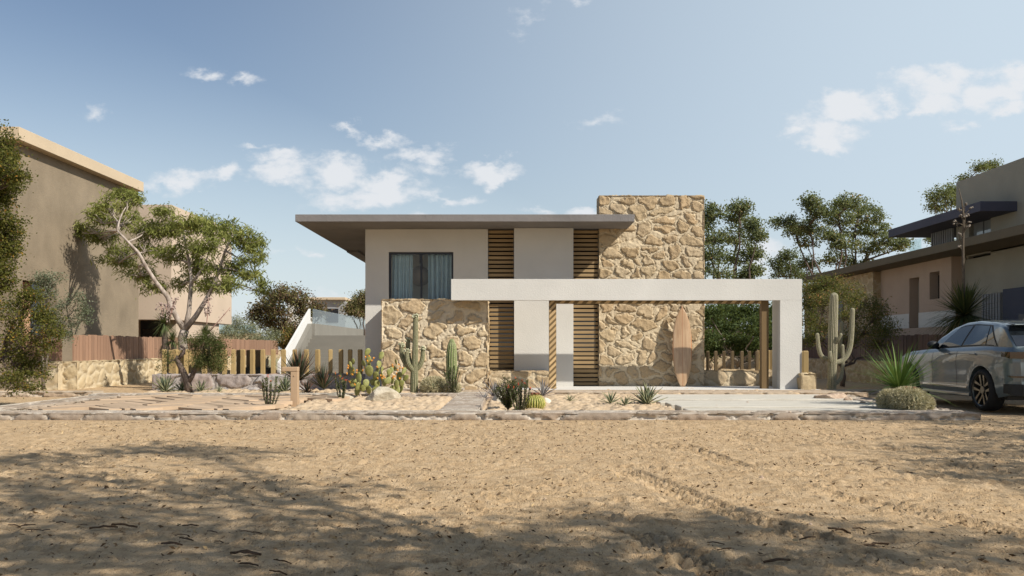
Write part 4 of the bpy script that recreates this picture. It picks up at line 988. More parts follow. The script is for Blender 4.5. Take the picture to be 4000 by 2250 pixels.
simple_tree('pepper_tree', 'dark spreading tree with orange leaf tips behind the tall right cactus', 'tree', 3290, 1500, 27.5,
  [(3180,1130,45,35),(3240,1110,50,35),(3160,1180,40,40),(3220,1180,50,40),(3300,1150,60,45),(3370,1180,60,45),(3170,1250,40,45),(3330,1230,70,50),(3420,1230,55,50),(3200,1290,45,35,.7),(3380,1290,70,45),(3470,1290,45,40),(3160,1330,35,35,.7),(3300,1330,60,35,.8),(3440,1340,55,35,.8)],
  M['pepperleaf'], M['darkbark'], (.07, .026), 50, 26, .15, 38, trunks=2, r0=.075, dj=.9, shell=.2)

# ---- yuccas with flower stalks
def spiky_head(mb_pts, c, n, L, Wd, seed, spread=(-.4, 1.0), curve=.25):
    r = np.random.default_rng(seed)
    out_v = []; out_q = []; out_t = []
    for i in range(n):
        th = r.uniform(0, 2*np.pi); el = r.uniform(*spread)
        d = np.array([math.cos(th)*math.cos(el), math.sin(th)*math.cos(el), math.sin(el)])
        l_ = L*r.uniform(.75, 1.1); side = np.cross(d, [0, 0, 1]); side /= np.linalg.norm(side)+1e-6
        up = np.cross(side, d); k = 4; base = len(out_v); tt = r.uniform(0, 1)
        for q in range(k+1):
            s_ = q/k; p = np.array(c)+d*l_*s_+np.array([0, 0, -curve*l_*s_**2.2*r.uniform(.6, 1.2)*(1-.4*max(0, math.sin(el)))])
            w_ = Wd*(1-s_**1.6)*(.7+.3*min(1, s_*5)); w_ = max(w_, Wd*.03)
            out_v += [tuple(p-side*w_/2+up*w_*.18), tuple(p+side*w_/2+up*w_*.18)]; out_t += [tt, tt]
        for q in range(k): a = base+2*q; out_q.append((a, a+1, a+3, a+2))
    o = len(mb_pts[0]); mb_pts[0] += out_v; mb_pts[1] += [tuple(x+o for x in q) for q in out_q]; mb_pts[2] += out_t
def leafy(name, heads, mat, parent=None):
    store = [[], [], []]
    for h in heads: spiky_head(store, **h)
    me = np_mesh(name, np.array(store[0]), np.array(store[1]), {'tint': np.array(store[2])})
    return link(name, me, mat, parent, False)
M['yuccaleaf'] = leaf_mat('yucca_leaf', [(0, (.05, .07, .03)), (.6, (.10, .13, .05)), (.88, (.16, .18, .08)), (1, (.30, .22, .13))], .15)
M['yuccadark'] = leaf_mat('dark_yucca_leaf', [(0, (.03, .045, .02)), (.7, (.065, .08, .03)), (1, (.16, .13, .05))], .15)
M['drybloom'] = noisy('dry_bloom', (.30, .215, .185), (.44, .34, .295), 30, .9, bstr=0)
M['stalk'] = noisy('dry_stalk', (.30, .17, .14), (.40, .26, .20), 20, .9, bstr=0)
M['thatch'] = leaf_mat('dry_thatch', [(0, (.12, .08, .07)), (1, (.26, .18, .15))], .1)
def bloom(parent, pts, top_n, seed, size=.10, blen=.55):
    m = MB(); pts = [Vector(p) for p in pts]; m.tube(pts, [.022-.012*i/(len(pts)-1) for i in range(len(pts))], 6); m.build('flower_stalk', M['stalk'], parent, True, weld=False)
    r = random.Random(seed); m = MB(); d = (pts[-1]-pts[-2]).normalized()
    for i in range(top_n):
        s_ = r.random(); q = pts[-1]-d*blen*s_+Vector((r.gauss(0, 1), r.gauss(0, 1), r.gauss(0, .5)))*.07*(1.1-abs(s_-.45))
        rr = r.uniform(.014, .027); m.ball(q, rr, rr, rr*1.2, 6, 4)
    m.build('blossom', M['drybloom'], parent, True, weld=False)
DY = 26.3
y1 = empty('yucca', (W(650, 0, DY).x, DY, 0), 'twin headed yucca with dry flower clusters left of the gum trunk', 'yucca')
m = MB(); m.tube([W(668, 1520, DY), W(662, 1420, DY), W(645, 1340, DY), W(640, 1270, DY)], [.13, .12, .10, .07], 8); m.tube([W(664, 1420, DY), W(680, 1370, DY), W(672, 1330, DY)], [.1, .08, .06], 8); m.build('trunk', M['darkbark'], y1, True)
leafy('leaves', [dict(c=tuple(W(640, 1265, DY)), n=260, L=.52, Wd=.022, seed=1, spread=(-.9, 1.4)), dict(c=tuple(W(672, 1330, DY)), n=200, L=.40, Wd=.022, seed=2, spread=(-.9, 1.4))], M['yuccaleaf'], y1)
leafy('dry_leaves', [dict(c=tuple(W(645, 1330, DY)), n=160, L=.55, Wd=.02, seed=3, spread=(-1.5, -.9)), dict(c=tuple(W(675, 1380, DY)), n=120, L=.4, Wd=.02, seed=4, spread=(-1.5, -.9))], M['thatch'], y1)
bloom(y1, [W(640, 1265, DY), W(636, 1230, DY), W(628, 1185, DY)], 55, 1); bloom(y1, [W(655, 1260, DY), W(668, 1230, DY), W(676, 1190, DY), W(690, 1165, DY)], 70, 2); bloom(y1, [W(640, 1265, DY), W(652, 1225, DY), W(650, 1190, DY)], 60, 9)
y2 = empty('yucca', (W(805, 0, DY).x, DY, 0), 'single headed yucca with upright flower stalks above the olive crown', 'yucca')
m = MB(); m.tube([W(820, 1515, DY), W(815, 1420, DY), W(806, 1320, DY)], [.12, .1, .07], 8); m.build('trunk', M['darkbark'], y2, True)
leafy('leaves', [dict(c=tuple(W(804, 1310, DY)), n=300, L=.46, Wd=.02, seed=5, spread=(-.9, 1.5))], M['yuccaleaf'], y2)
bloom(y2, [W(804, 1310, DY), W(808, 1260, DY), W(812, 1210, DY), W(814, 1165, DY)], 70, 3, blen=.5); bloom(y2, [W(806, 1310, DY), W(840, 1270, DY), W(875, 1230, DY), W(900, 1200, DY)], 6, 4)

# right-hand yucca with the tall dead stalk
DR = 22.6
y3 = empty('yucca', (W(3768, 0, DR).x, DR, 0), 'large yucca with tall dry seed stalk rising behind the parked car', 'yucca')
m = MB(); m.tube([W(3775, 1530, DR), W(3772, 1400, DR), W(3768, 1255, DR)], [.16, .15, .12], 9); m.build('trunk', M['darkbark'], y3, True)
leafy('leaves', [dict(c=tuple(W(3766, 1235, DR)), n=520, L=1.12, Wd=.05, seed=7, spread=(-.6, 1.35), curve=.30)], M['yuccadark'], y3)
m = MB(); sp_pts = [W(3766, 1235, DR), W(3763, 1100, DR), W(3762, 960, DR), W(3764, 850, DR), W(3758, 790, DR), W(3745, 735, DR)]
m.tube(sp_pts, [.045, .036, .030, .024, .018, .010], 7)
podl = []; r = random.Random(5)
for (ax_, ay_, bx, by) in [(3762, 960, 3735, 875), (3763, 900, 3783, 867), (3764, 850, 3745, 820), (3762, 870, 3790, 815), (3763, 930, 3748, 915), (3763, 840, 3770, 800), (3763, 880, 3730, 862), (3763, 920, 3780, 882), (3763, 860, 3752, 842), (3762, 985, 3748, 962), (3763, 905, 3772, 845), (3763, 890, 3779, 838)]:
    a = W(ax_, ay_, DR); b = W(bx, by, DR+r.uniform(-.15, .15)); limb(m, a, b, .014, .008, r.random(), .1, 4)
    pods = MB()
    for k in range(3):
        q = b+Vector((r.gauss(0, .022), r.gauss(0, .022), r.gauss(0, .015))); pods.ball(q, .034, .03, .023, 8, 5)
    podl.append(pods)
m.build('flower_stalk', noisy('dead_stalk', (.07, .055, .04), (.15, .12, .085), 20, .9, bstr=0), y3, True, weld=False); pm = noisy('seed_pod', (.13, .105, .08), (.30, .26, .22), 25, .9, bstr=0)
for q in podl: q.build('seed_pod', pm, y3, True, weld=False)
# ------------------------------------------------------------------ cacti
M['saguaro'] = None
def cactus_mat(name, valley, ridge, spine, sp_amt=.5):
    m, t, b = new_mat(name); N = NT(t)
    a = N.attr('rib'); n = N.noise(N.obj(), 55, 3, .6); n2 = N.noise(N.obj(), 5, 4, .6)
    col = N.ramp(a, [(.1, valley), (.7, ridge), (1, ridge)])
    col = N.mixc(N.math('MULTIPLY', n2, .5), col, tuple(x*.8+y*.2 for x, y in zip(ridge, (.3, .2, .1))))
    f = N.math('MULTIPLY', N.math('MULTIPLY', N.math('GREATER_THAN', a, .86), N.math('GREATER_THAN', n, .48)), sp_amt)
    N.l(N.mixc(f, col, spine), b.inputs['Base Color']); b.inputs['Roughness'].default_value = .6; b.inputs['Specular IOR Level'].default_value = .3
    return m
M['saguaro'] = cactus_mat('saguaro_skin', (.045, .055, .025), (.16, .17, .085), (.45, .38, .26), .75)
M['saguaropale'] = cactus_mat('pale_saguaro_skin', (.085, .095, .05), (.26, .25, .15), (.52, .44, .34), .8)
M['greencactus'] = cactus_mat('green_cactus_skin', (.06, .095, .025), (.17, .22, .075), (.48, .42, .28), .8)
M['barrel'] = cactus_mat('barrel_skin', (.05, .09, .015), (.25, .27, .05), (.60, .50, .18), 1.0)
def ribbed(parent, pts, radii, ribs, mat, depth=.16, name='stem', up=None, sub=10, round_top=True):
    pts = [Vector(p) for p in pts]
    # smooth the centre line (Catmull-Rom) and close the top with a dome
    ext = [pts[0]*2-pts[1]]+pts+[pts[-1]*2-pts[-2]]; er = [radii[0]]+list(radii)+[radii[-1]]
    C = []; Rr = []
    for i in range(1, len(ext)-2):
        for q in range(sub):
            t = q/sub; a, b, c, d = ext[i-1:i+3]
            C.append(.5*((2*b)+(c-a)*t+(2*a-5*b+4*c-d)*t*t+(3*b-a-3*c+d)*t**3)); Rr.append(er[i]+(er[i+1]-er[i])*t)
    C.append(pts[-1]); Rr.append(radii[-1]); d = (C[-1]-C[-2]).normalized(); r0 = radii[-1]
    if round_top:
        for k in range(1, 6):
            a = math.pi/2*k/5; C.append(pts[-1]+d*r0*1.1*math.sin(a)); Rr.append(max(r0*math.cos(a), r0*.06))
    n = ribs*6; V = []; rib = []; ax = (C[1]-C[0]).normalized().orthogonal().normalized()
    for i, p in enumerate(C):
        t = (C[min(i+1, len(C)-1)]-C[max(i-1, 0)]).normalized(); ax = (ax-t*ax.dot(t)).normalized(); bx = t.cross(ax)
        for j in range(n):
            th = 2*math.pi*j/n; k = abs(math.cos(th*ribs/2)); rr = Rr[i]*(1-depth+depth*k**.8)
            V.append(tuple(p+ax*math.cos(th)*rr+bx*math.sin(th)*rr)); rib.append(k)
    m = len(C); idx = np.arange(m*n).reshape(m, n); nx = np.roll(idx, -1, 1)
    q = np.stack([idx[:-1], nx[:-1], nx[1:], idx[1:]], -1).reshape(-1, 4)
    return link(name, np_mesh(name, np.array(V), q, {'rib': np.array(rib)}), mat, parent, True)
def spines(parent, pos, nrm, L, Wd, mat, per, spread, seed, name='spines'):
    g = np.random.default_rng(seed); P_ = np.repeat(pos, per, 0); D_ = np.repeat(nrm, per, 0)+g.normal(size=(len(pos)*per, 3))*spread
    D_ /= np.linalg.norm(D_, axis=1)[:, None]; l_ = L*g.uniform(.6, 1.2, len(P_))
    return link(name, leaf_mesh(name, P_+D_*l_[:, None]*.5, l_, Wd, D_, g.uniform(0, 1, len(P_)), 0.0), mat, parent)
M['spine'] = leaf_mat('pale_spines', [(0, (.34, .29, .16)), (.6, (.52, .46, .28)), (1, (.66, .60, .42))], .1, .7)
M['goldspine'] = leaf_mat('golden_spines', [(0, (.42, .34, .10)), (1, (.66, .56, .24))], .1, .7)
M['redbloom'] = noisy('red_bloom', (.42, .06, .03), (.60, .12, .05), 30, .6, bstr=0)
M['drybud'] = noisy('dry_bud', (.12, .05, .03), (.25, .10, .05), 30, .8, bstr=0)
M['cream'] = noisy('cream_bud', (.35, .36, .18), (.60, .58, .45), 30, .8, bstr=0)
def saguaro(label, D, base, stems, mat, ribs=13, group=None, buds=False):
    t = empty('saguaro_cactus', (W(base[0], 0, D).x, D, .06), label, 'cactus')
    for k, (pts, rad) in enumerate(stems):
        P_ = [W(p[0], p[1], D+(p[2] if len(p) > 2 else 0)) for p in pts]
        o = ribbed(t, P_, rad, ribs if k == 0 else max(9, ribs-3), mat, .2, 'trunk' if k == 0 else 'arm')
        if buds and (len(pts[-1]) < 3 or True):
            b = MB(); r = random.Random(k); tip = P_[-1]
            for q in range(16):
                a = r.uniform(0, 6.28); e = r.uniform(-.3, 1.2); d = Vector((math.cos(a)*math.cos(e), math.sin(a)*math.cos(e), math.sin(e)))
                c = tip+d*rad[-1]*1.15; b.tube([c-d*.01, c+d*.03], [.010, .016], 6)
            b.build('buds', M['cream'], o, True, weld=False)
    return t
saguaro('budding saguaro cactus with upcurved arms before the stone bay', 22.0, (1618, 1530),
  [([(1618,1534),(1618,1480),(1620,1430),(1622,1350),(1624,1240)], [.098,.10,.085,.07,.062]),
   ([(1612,1448),(1590,1425),(1572,1392),(1568,1350)], [.06,.066,.064,.055]),
   ([(1612,1446,-.05),(1597,1425,-.12),(1590,1400,-.14),(1590,1374,-.14)], [.055,.06,.058,.05]),
   ([(1614,1440,.05),(1600,1410,.12),(1594,1370,.14),(1594,1330,.14)], [.05,.056,.056,.05]),
   ([(1624,1446),(1640,1428),(1650,1400),(1652,1364)], [.055,.06,.058,.05])], M['saguaro'], 13, buds=True)
saguaro('tall pale saguaro cactus with many arms right of the white portal', 23.6, (3250, 1518),
  [([(3249,1524),(3250,1460),(3252,1380),(3254,1280),(3258,1160)], [.115,.112,.118,.122,.105]),
   ([(3262,1418),(3295,1404),(3317,1365),(3326,1300),(3330,1212)], [.06,.07,.072,.068,.058]),
   ([(3266,1398,.1),(3278,1370,.16),(3284,1320,.18),(3288,1263,.18)], [.045,.05,.052,.048]),
   ([(3262,1500),(3283,1480),(3292,1430),(3291,1352)], [.045,.048,.048,.044]),
   ([(3242,1402),(3212,1394),(3198,1360),(3193,1308)], [.05,.056,.055,.048]),
   ([(3244,1412,-.1),(3243,1395,-.13),(3243,1378,-.13)], [.05,.055,.045]),
   ([(3262,1344,-.06),(3274,1326,-.14),(3284,1308,-.18)], [.04,.046,.042])], M['saguaropale'], 17)
cc = empty('column_cactus', (W(1764, 0, 22.5).x, 22.5, .1), 'plain green column cactus standing against the stone bay', 'cactus')
ribbed(cc, [W(1764, 1532, 22.5), W(1764, 1460, 22.5), W(1764, 1390, 22.5), W(1765, 1352, 22.5), W(1765, 1335, 22.5)], [.115, .138, .14, .115, .07], 14, M['greencactus'], .22)
def barrel(name, label, c, r, hgt, mat, spmat, ribs, L, per, seed, rows=16, bloom_m=None, group=None, spw=.0035, spread=.55, depth=.14):
    """a rounded ribbed cactus; c is the centre of its foot"""
    t = empty(name, c, label, 'cactus', group); n = ribs*6; mm = 18; V = []; rib = []
    for i in range(mm+1):
        ph = math.pi*(.10+.90*i/mm); z = c[2]+hgt*(.5-.5*math.cos(ph))
        for j in range(n):
            th = 2*math.pi*j/n; k = abs(math.cos(th*ribs/2)); rr = r*math.sin(ph)**.85*(1-depth+depth*k) if i < mm else r*.02
            V.append((c[0]+rr*math.cos(th), c[1]+rr*math.sin(th), z)); rib.append(k)
    idx = np.arange((mm+1)*n).reshape(mm+1, n); nx = np.roll(idx, -1, 1); q = np.stack([idx[:-1], nx[:-1], nx[1:], idx[1:]], -1).reshape(-1, 4)
    link('body', np_mesh('body', np.array(V), q, {'rib': np.array(rib)}), mat, t, True)
    pos = []; nr = []; rg = random.Random(seed+500)
    for j in range(ribs):
        th = 2*math.pi*2*j/(2*ribs) if True else 0
        for i in range(rows):
            ph = math.pi*(.14+.84*(i+rg.uniform(-.4, .4))/rows); th = 2*math.pi*(j+(rg.uniform(-.5, .5) if L > .04 else 0))/ribs; p = np.array([r*math.sin(ph)**.85*math.cos(th), r*math.sin(ph)**.85*math.sin(th), hgt*(.5-.5*math.cos(ph))])
            nn_ = np.array([math.sin(ph)*math.cos(th)/r, math.sin(ph)*math.sin(th)/r, -math.cos(ph)/(hgt/2)]); pos.append(np.array(c)+p); nr.append(nn_/np.linalg.norm(nn_))
    spines(t, np.array(pos), np.array(nr), L, spw, spmat, per, spread, seed)
    if bloom_m:
        b = MB(); rr = random.Random(seed)
        for k in range(9):
            a = rr.uniform(0, 6.28); q = rr.uniform(0, r*.4); b.tube([(c[0]+q*math.cos(a), c[1]+q*math.sin(a), c[2]+hgt*.985), (c[0]+q*1.2*math.cos(a), c[1]+q*1.2*math.sin(a), c[2]+hgt+.045)], [.014, .022], 6)
        b.build('dry_blooms', bloom_m, t, True, weld=False)
    return t
def at(x, y, D, z=.06): p = W(x, y, D); return (p.x, D, z)
barrel('barrel_cactus', 'larger shaggy pale spined barrel cactus left of the column cactus', at(1696, 0, 22.0, .06), .305, .36, M['saguaro'], M['spine'], 22, .10, 12, 1, 22, M['drybud'], 'shaggy barrel cacti by the stone bay', .008, .8, .08)
barrel('barrel_cactus', 'smaller shaggy pale spined barrel cactus at the foot of the column cactus', at(1766, 0, 21.8, .06), .175, .27, M['saguaro'], M['spine'], 18, .085, 12, 2, 16, None, 'shaggy barrel cacti by the stone bay', .008, .8, .08)
barrel('barrel_cactus', 'green ribbed golden barrel cactus beside the dark bush near the kerb', at(2088, 0, 16.15, .05), .195, .29, M['barrel'], M['goldspine'], 24, .035, 5, 3, 26, M['drybud'], None, .002, .5)
barrel('barrel_cactus', 'largest spiny barrel cactus of the cluster at the right kerb corner', at(3547, 0, 16.0, .05), .315, .40, M['saguaro'], M['spine'], 26, .075, 11, 4, 26, M['drybud'], 'spiny barrel cluster at the kerb corner', .0065, .8, .08)
barrel('barrel_cactus', 'left spiny barrel cactus of the cluster under the long leaved spiky plant', at(3478, 0, 16.25, .05), .20, .35, M['saguaro'], M['spine'], 22, .07, 10, 5, 22, None, 'spiny barrel cluster at the kerb corner', .0065, .8, .08)
barrel('barrel_cactus', 'small spiny barrel cactus at the right side of the corner cluster', at(3618, 0, 16.2, .05), .115, .25, M['saguaro'], M['spine'], 18, .065, 10, 6, 16, None, 'spiny barrel cluster at the kerb corner', .0065, .8, .08)
# prickly pears: every pad and fruit its own part
m_, t_, b_ = new_mat('pear_pad'); N = NT(t_); v_o = N.obj()
sp_ = N.n('ShaderNodeTexVoronoi'); sp_.inputs['Scale'].default_value = 7; N.l(v_o, sp_.inputs['Vector'])
col = N.ramp(N.noise(v_o, 2.5, 5, .6), [(.3, (.125, .135, .035)), (.55, (.22, .225, .06)), (.75, (.30, .28, .09))])
N.l(N.mixc(N.math('LESS_THAN', sp_.outputs['Distance'], .22), col, (.40, .35, .16)), b_.inputs['Base Color']); b_.inputs['Roughness'].default_value = .6
M['pad'] = m_
M['fruit'] = noisy('orange_fruit', (.58, .20, .025), (.80, .38, .05), 12, .5, bstr=0)
def unit_pad():
    mb = MB(); nu, nv = 18, 10; V = []
    for i in range(nv+1):
        ph = math.pi*i/nv
        for j in range(nu):
            th = 2*math.pi*j/nu; x = math.sin(ph)*math.cos(th); y = math.sin(ph)*math.sin(th); z = -math.cos(ph)
            V.append((x*(.92+.18*z)*.5, y*.11, z*.5))
    mb.v = V
    for i in range(nv):
        for j in range(nu): mb.f.append((i*nu+j, i*nu+(j+1) % nu, (i+1)*nu+(j+1) % nu, (i+1)*nu+j)); mb.mi.append(0)
    return mb
PADME = None; FRME = None
def pear(label, D, base, pads, fruits, seed):
    global PADME, FRME
    t = empty('prickly_pear', at(base, 0, D), label, 'cactus', 'prickly pears behind the pale boulder'); r = random.Random(seed); k = .3882
    if PADME is None:
        o = unit_pad().build('pad', M['pad'], None, True); PADME = o.data; bpy.data.objects.remove(o)
        b = MB(); b.tube([(0, 0, -.03), (0, 0, .012), (0, 0, .024)], [.010, .021, .017], 9)
        for q in range(7):
            a = q*6.283/7; b.face([(0, 0, .02), (.016*math.cos(a-.4), .016*math.sin(a-.4), .03), (.036*math.cos(a), .036*math.sin(a), .048), (.016*math.cos(a+.4), .016*math.sin(a+.4), .03)])
        o = b.build('fruit', M['fruit'], None, True); FRME = o.data; bpy.data.objects.remove(o)
    inv = Matrix.Translation(t.location).inverted(); centres = []
    for (x, y, w_, h_, *an) in pads:
        dd = D+r.uniform(-.22, .22); p = W(1300+x*k, 1150+y*k, dd); s_ = k*dd/F
        o = bpy.data.objects.new('pad', PADME); COL.objects.link(o); o.parent = t; o.matrix_parent_inverse = inv
        o.location = p; o.rotation_euler = (r.uniform(-.3, .3), R(an[0]) if an else r.uniform(-.35, .35), r.uniform(-.9, .9)); q = s_*max(w_, h_)
        o.scale = (s_*w_*1.12, s_*h_*1.0, s_*h_*1.12); centres.append(p)
    for (x, y) in fruits:
        p = W(1300+x*k, 1150+y*k, D-.1); c = min(centres, key=lambda c: (Vector((c.x-p.x, 0, c.z-p.z))).length); p.y = c.y-.06
        o = bpy.data.objects.new('fruit', FRME); COL.objects.link(o); o.parent = t; o.matrix_parent_inverse = inv; o.location = p
        o.rotation_euler = (r.uniform(.1, .9), r.uniform(-.8, .8), 0); o.scale = (.78,)*3
    return t
pear('large prickly pear with orange flowers behind the pale boulder', 20.4, 1440,
 [(348,580,55,75,20),(360,665,52,85,8),(310,695,55,60,-30),(365,770,85,105,0),(487,615,52,78,12),(465,705,60,78,15),(450,768,58,75,0),(205,675,36,58,0),(195,775,92,82,0),(178,705,30,60,-20),(260,835,72,105,-20),(275,785,42,55,10),(205,888,74,82,20),(255,925,62,85,10),(335,892,64,72,0),(432,825,62,95,8),(402,885,62,65,0),(445,905,62,85,-8),(490,825,42,85,5),(522,885,52,74,15),(555,868,78,60,-30),(245,978,58,74,10),(300,945,62,66,0),(372,722,40,55,0),(495,755,32,55,10),(75,818,30,52,0),(100,868,25,45,20),(360,960,70,80,0),(430,970,70,80,0)],
 [(165,720),(155,745),(215,765),(238,768),(240,795),(150,800),(205,805),(310,740),(345,745),(372,745),(390,740),(335,635),(375,620),(355,670),(395,670),(415,645),(440,735),(480,820),(495,845),(503,828),(520,840),(445,850),(230,905),(155,885),(300,770)], 1)
pear('smaller prickly pear with orange flowers beside the budding saguaro', 20.7, 1555,
 [(635,680,32,50,0),(565,785,46,74,-10),(590,762,42,62,5),(668,828,72,95,18),(715,772,42,74,25),(732,842,46,74,35),(600,865,52,74,0),(640,905,54,85,0),(690,895,54,66,15),(685,955,52,85,28),(650,965,54,75,0),(625,748,32,50,0),(560,840,40,60,-15),(600,950,50,70,-10)],
 [(580,715),(655,710),(668,852),(610,830),(600,845),(635,800),(660,745),(622,830),(700,745),(640,770),(590,735)], 2)

# ------------------------------------------------------------------ agaves, stalks, bushes
def agave(name, label, x, D, Lpx, n, mat, seed, wid=.17, spread=(.15, 1.45), curve=.12, z=.07, cat='agave', group=None):
    c = at(x, 0, D, z); L = Lpx*1.18*D/F; t = None; g = np.random.default_rng(seed); V = []; Q = []; T = []
    for i in range(n):
        f = i/n; th = i*2.399+g.uniform(-.2, .2); el = spread[0]+(spread[1]-spread[0])*f**.8+g.uniform(-.08, .08)
        d = np.array([math.cos(th)*math.cos(el), math.sin(th)*math.cos(el), math.sin(el)]); sd = np.array([-math.sin(th), math.cos(th), 0]); up = np.cross(d, sd); up = up if up[2] > 0 else -up
        l_ = L*g.uniform(.8, 1.08); b0 = len(V); kk = 6; cv = curve*g.uniform(-.4, 1.2)
        for q in range(kk+1):
            s_ = q/kk; p = np.array(c)+d*l_*s_-up*l_*cv*s_**2; w_ = l_*wid*(.55+.9*s_-1.45*s_**2.2) if s_ < 1 else l_*.004
            w_ = max(w_, l_*.004); V += [p-sd*w_/2+up*w_*.22, p-up*w_*.05, p+sd*w_/2+up*w_*.22]; T += [1, 0, 1]
        for q in range(kk):
            a = b0+3*q; Q += [(a, a+1, a+4, a+3), (a+1, a+2, a+5, a+4)]
    o = link(name, np_mesh(name, np.array(V), np.array(Q), {'tint': np.array(T, float)}), mat, None, False)
    so = o.modifiers.new('thick', 'SOLIDIFY'); so.thickness = .006
    return tag(o, label, cat, group)
M['agave'] = leaf_mat('agave_leaf', [(0, (.055, .08, .05)), (.55, (.10, .13, .085)), (.75, (.30, .30, .17)), (1, (.40, .38, .22))], .05)
M['agavegrey'] = leaf_mat('grey_agave_leaf', [(0, (.12, .125, .12)), (.7, (.20, .20, .19)), (1, (.28, .22, .21))], .05)
M['agavered'] = leaf_mat('red_agave_leaf', [(0, (.04, .06, .035)), (.6, (.07, .08, .05)), (1, (.22, .10, .07))], .05)
M['agavegreen'] = leaf_mat('green_spike_leaf', [(0, (.06, .12, .03)), (.6, (.11, .19, .05)), (1, (.20, .28, .09))], .15)
GA = 'striped agaves in the sand beds'
agave('agave', 'striped agave in front of the rock base left of the olive trunk', 645, 22.6, 66, 34, M['agave'], 1, group=GA)
agave('agave', 'small agave half hidden behind the olive trunk foot', 710, 22.9, 38, 20, M['agave'], 2, group=GA)
agave('agave', 'striped agave just right of the olive trunk foot', 785, 22.5, 46, 18, M['agave'], 3, group=GA)
agave('agave', 'tiny agave alone in the bed before the grey rock base', 856, 22.7, 24, 16, M['agave'], 4, group=GA)
agave('agave', 'grey green agave low behind the wooden bollard', 1112, 22.3, 62, 30, M['agave'], 5, group=GA)
agave('agave', 'low dark agave right of the wooden bollard foot', 1200, 22.3, 44, 26, M['agavered'], 6, group=GA)
agave('agave', 'tiny agave at the pale sand before the wooden post', 2226, 18.9, 26, 15, M['agave'], 7, spread=(.1, 1.3), group=GA)
agave('agave', 'spreading agave left in the pair near the pale drive strips', 2385, 17.9, 50, 16, M['agave'], 8, spread=(.1, 1.3), group=GA)
agave('agave', 'small agave in front of the spreading agave near the drive strips', 2442, 17.3, 40, 18, M['agave'], 9, spread=(.1, 1.3), group=GA)
agave('agave', 'largest striped agave beside the left end of the pale drive strips', 2525, 17.5, 78, 34, M['agave'], 10, spread=(.35, 1.5), group=GA)
agave('agave', 'grey agave with upright leaves behind the white boulder', 1935, 19.9, 72, 20, M['agavegrey'], 11, wid=.12, spread=(.35, 1.5), group=GA)
agave('agave', 'grey agave with drooping leaves left of the white boulder', 1893, 19.4, 45, 14, M['agavegrey'], 12, wid=.12, spread=(-.1, 1.1), curve=.5, group=GA)
agave('agave', 'grey agave behind the flat white boulder near the wooden post', 2120, 20.6, 62, 20, M['agavegrey'], 13, wid=.11, spread=(.1, 1.45), curve=.25, group=GA)
def spiky(name, label, x, y, D, n, Lpx, Wd, mat, seed, spread, curve, cat='yucca'):
    c = W(x, y, D); o = leafy(name, [dict(c=tuple(c), n=n, L=Lpx*D/F, Wd=Wd, seed=seed, spread=spread, curve=curve)], mat); return tag(o, label, cat)
spiky('yucca', 'large dark yucca with reddish spikes behind the wooden bollard', 1166, 1487, 22.8, 150, 128, .068, M['agavered'], 21, (.0, 1.5), .04)
spiky('yucca', 'upright dark red yucca between the bollard and the prickly pear', 1264, 1520, 21.8, 90, 112, .042, M['agavered'], 22, (.45, 1.5), .02)
sk = empty('spiky_plant', at(3512, 0, 17.2), 'bright green long leaved spiky plant behind the barrel cluster in front of the car', 'plant')
m = MB(); m.tube([at(3512, 0, 17.2, .04), tuple(W(3512, 1528, 17.2))], [.07, .06], 8); m.build('stem', M['darkbark'], sk, True)
leafy('leaves', [dict(c=tuple(W(3512, 1522, 17.2)), n=190, L=1.22, Wd=.036, seed=23, spread=(-.12, 1.2), curve=.22)], M['agavegreen'], sk)
M['ocoleaf'] = leaf_mat('stalk_leaf', [(0, (.04, .065, .018)), (1, (.11, .15, .045))], .15)
def stalks(name, label, x, D, n, hpx, wpx, seed, red=True, leafm='ocoleaf', z=.06, cat='plant', up=1.0):
    t = empty(name, at(x, 0, D, z), label, cat); r = random.Random(seed); g = np.random.default_rng(seed); m = MB(); C = []; A = []; tips = []
    for k in range(n):
        h = hpx*D/F*r.uniform(.65, 1.05); dx = (k/(max(1, n-1))-.5)*wpx*D/F+r.uniform(-.02, .02); dy = r.uniform(-.5, .5)*wpx*D/F*.7
        b = Vector(at(x, 0, D, z)); b += Vector((dx*.35, dy*.35, 0)); e = b+Vector((dx*.75, dy*.8, h)); q = b.lerp(e, .5)+Vector((r.uniform(-.03, .03), r.uniform(-.03, .03), 0))
        m.tube([b, q, e], [.012, .010, .005], 6); tips.append(e)
        for i in range(int(300*h)):
            s_ = r.uniform(.04, 1); p = (b.lerp(q, s_*2) if s_ < .5 else q.lerp(e, s_*2-1)); a = r.uniform(0, 6.28)
            d = Vector((math.cos(a), math.sin(a), r.uniform(.2, .9))); C.append(p+d*.014); A.append(d)
    m.build('stems', M['darkbark'], t, True, weld=False)
    link('leaves', leaf_mesh('leaves', np.array(C), .030, .017, np.array(A), g.uniform(0, 1, len(C))), M[leafm], t)
    if red:
        for e in tips:
            if r.random() < .7:
                b = MB()
                for q in range(4): c = e+Vector((r.gauss(0, .010), r.gauss(0, .010), r.gauss(.0, .014))); b.ball(c, .007, .007, .013, 6, 4)
                b.build('flower', M['redbloom'], t, True, weld=False)
    return t
stalks('ocotillo', 'small leafy ocotillo stalks with red tips left of the wooden bollard', 1053, 16.8, 9, 122, 62, 1)
stalks('ocotillo', 'thin leafy ocotillo stalks before the boulder beside the prickly pear', 1333, 19.2, 7, 105, 44, 2)
stalks('ocotillo', 'leafy ocotillo stalks climbing in front of the green column cactus', 1768, 21.6, 9, 120, 60, 3, False)
stalks('ocotillo', 'red flowering thin stalks between the dark bush and golden barrel', 2030, 15.95, 10, 130, 70, 4)
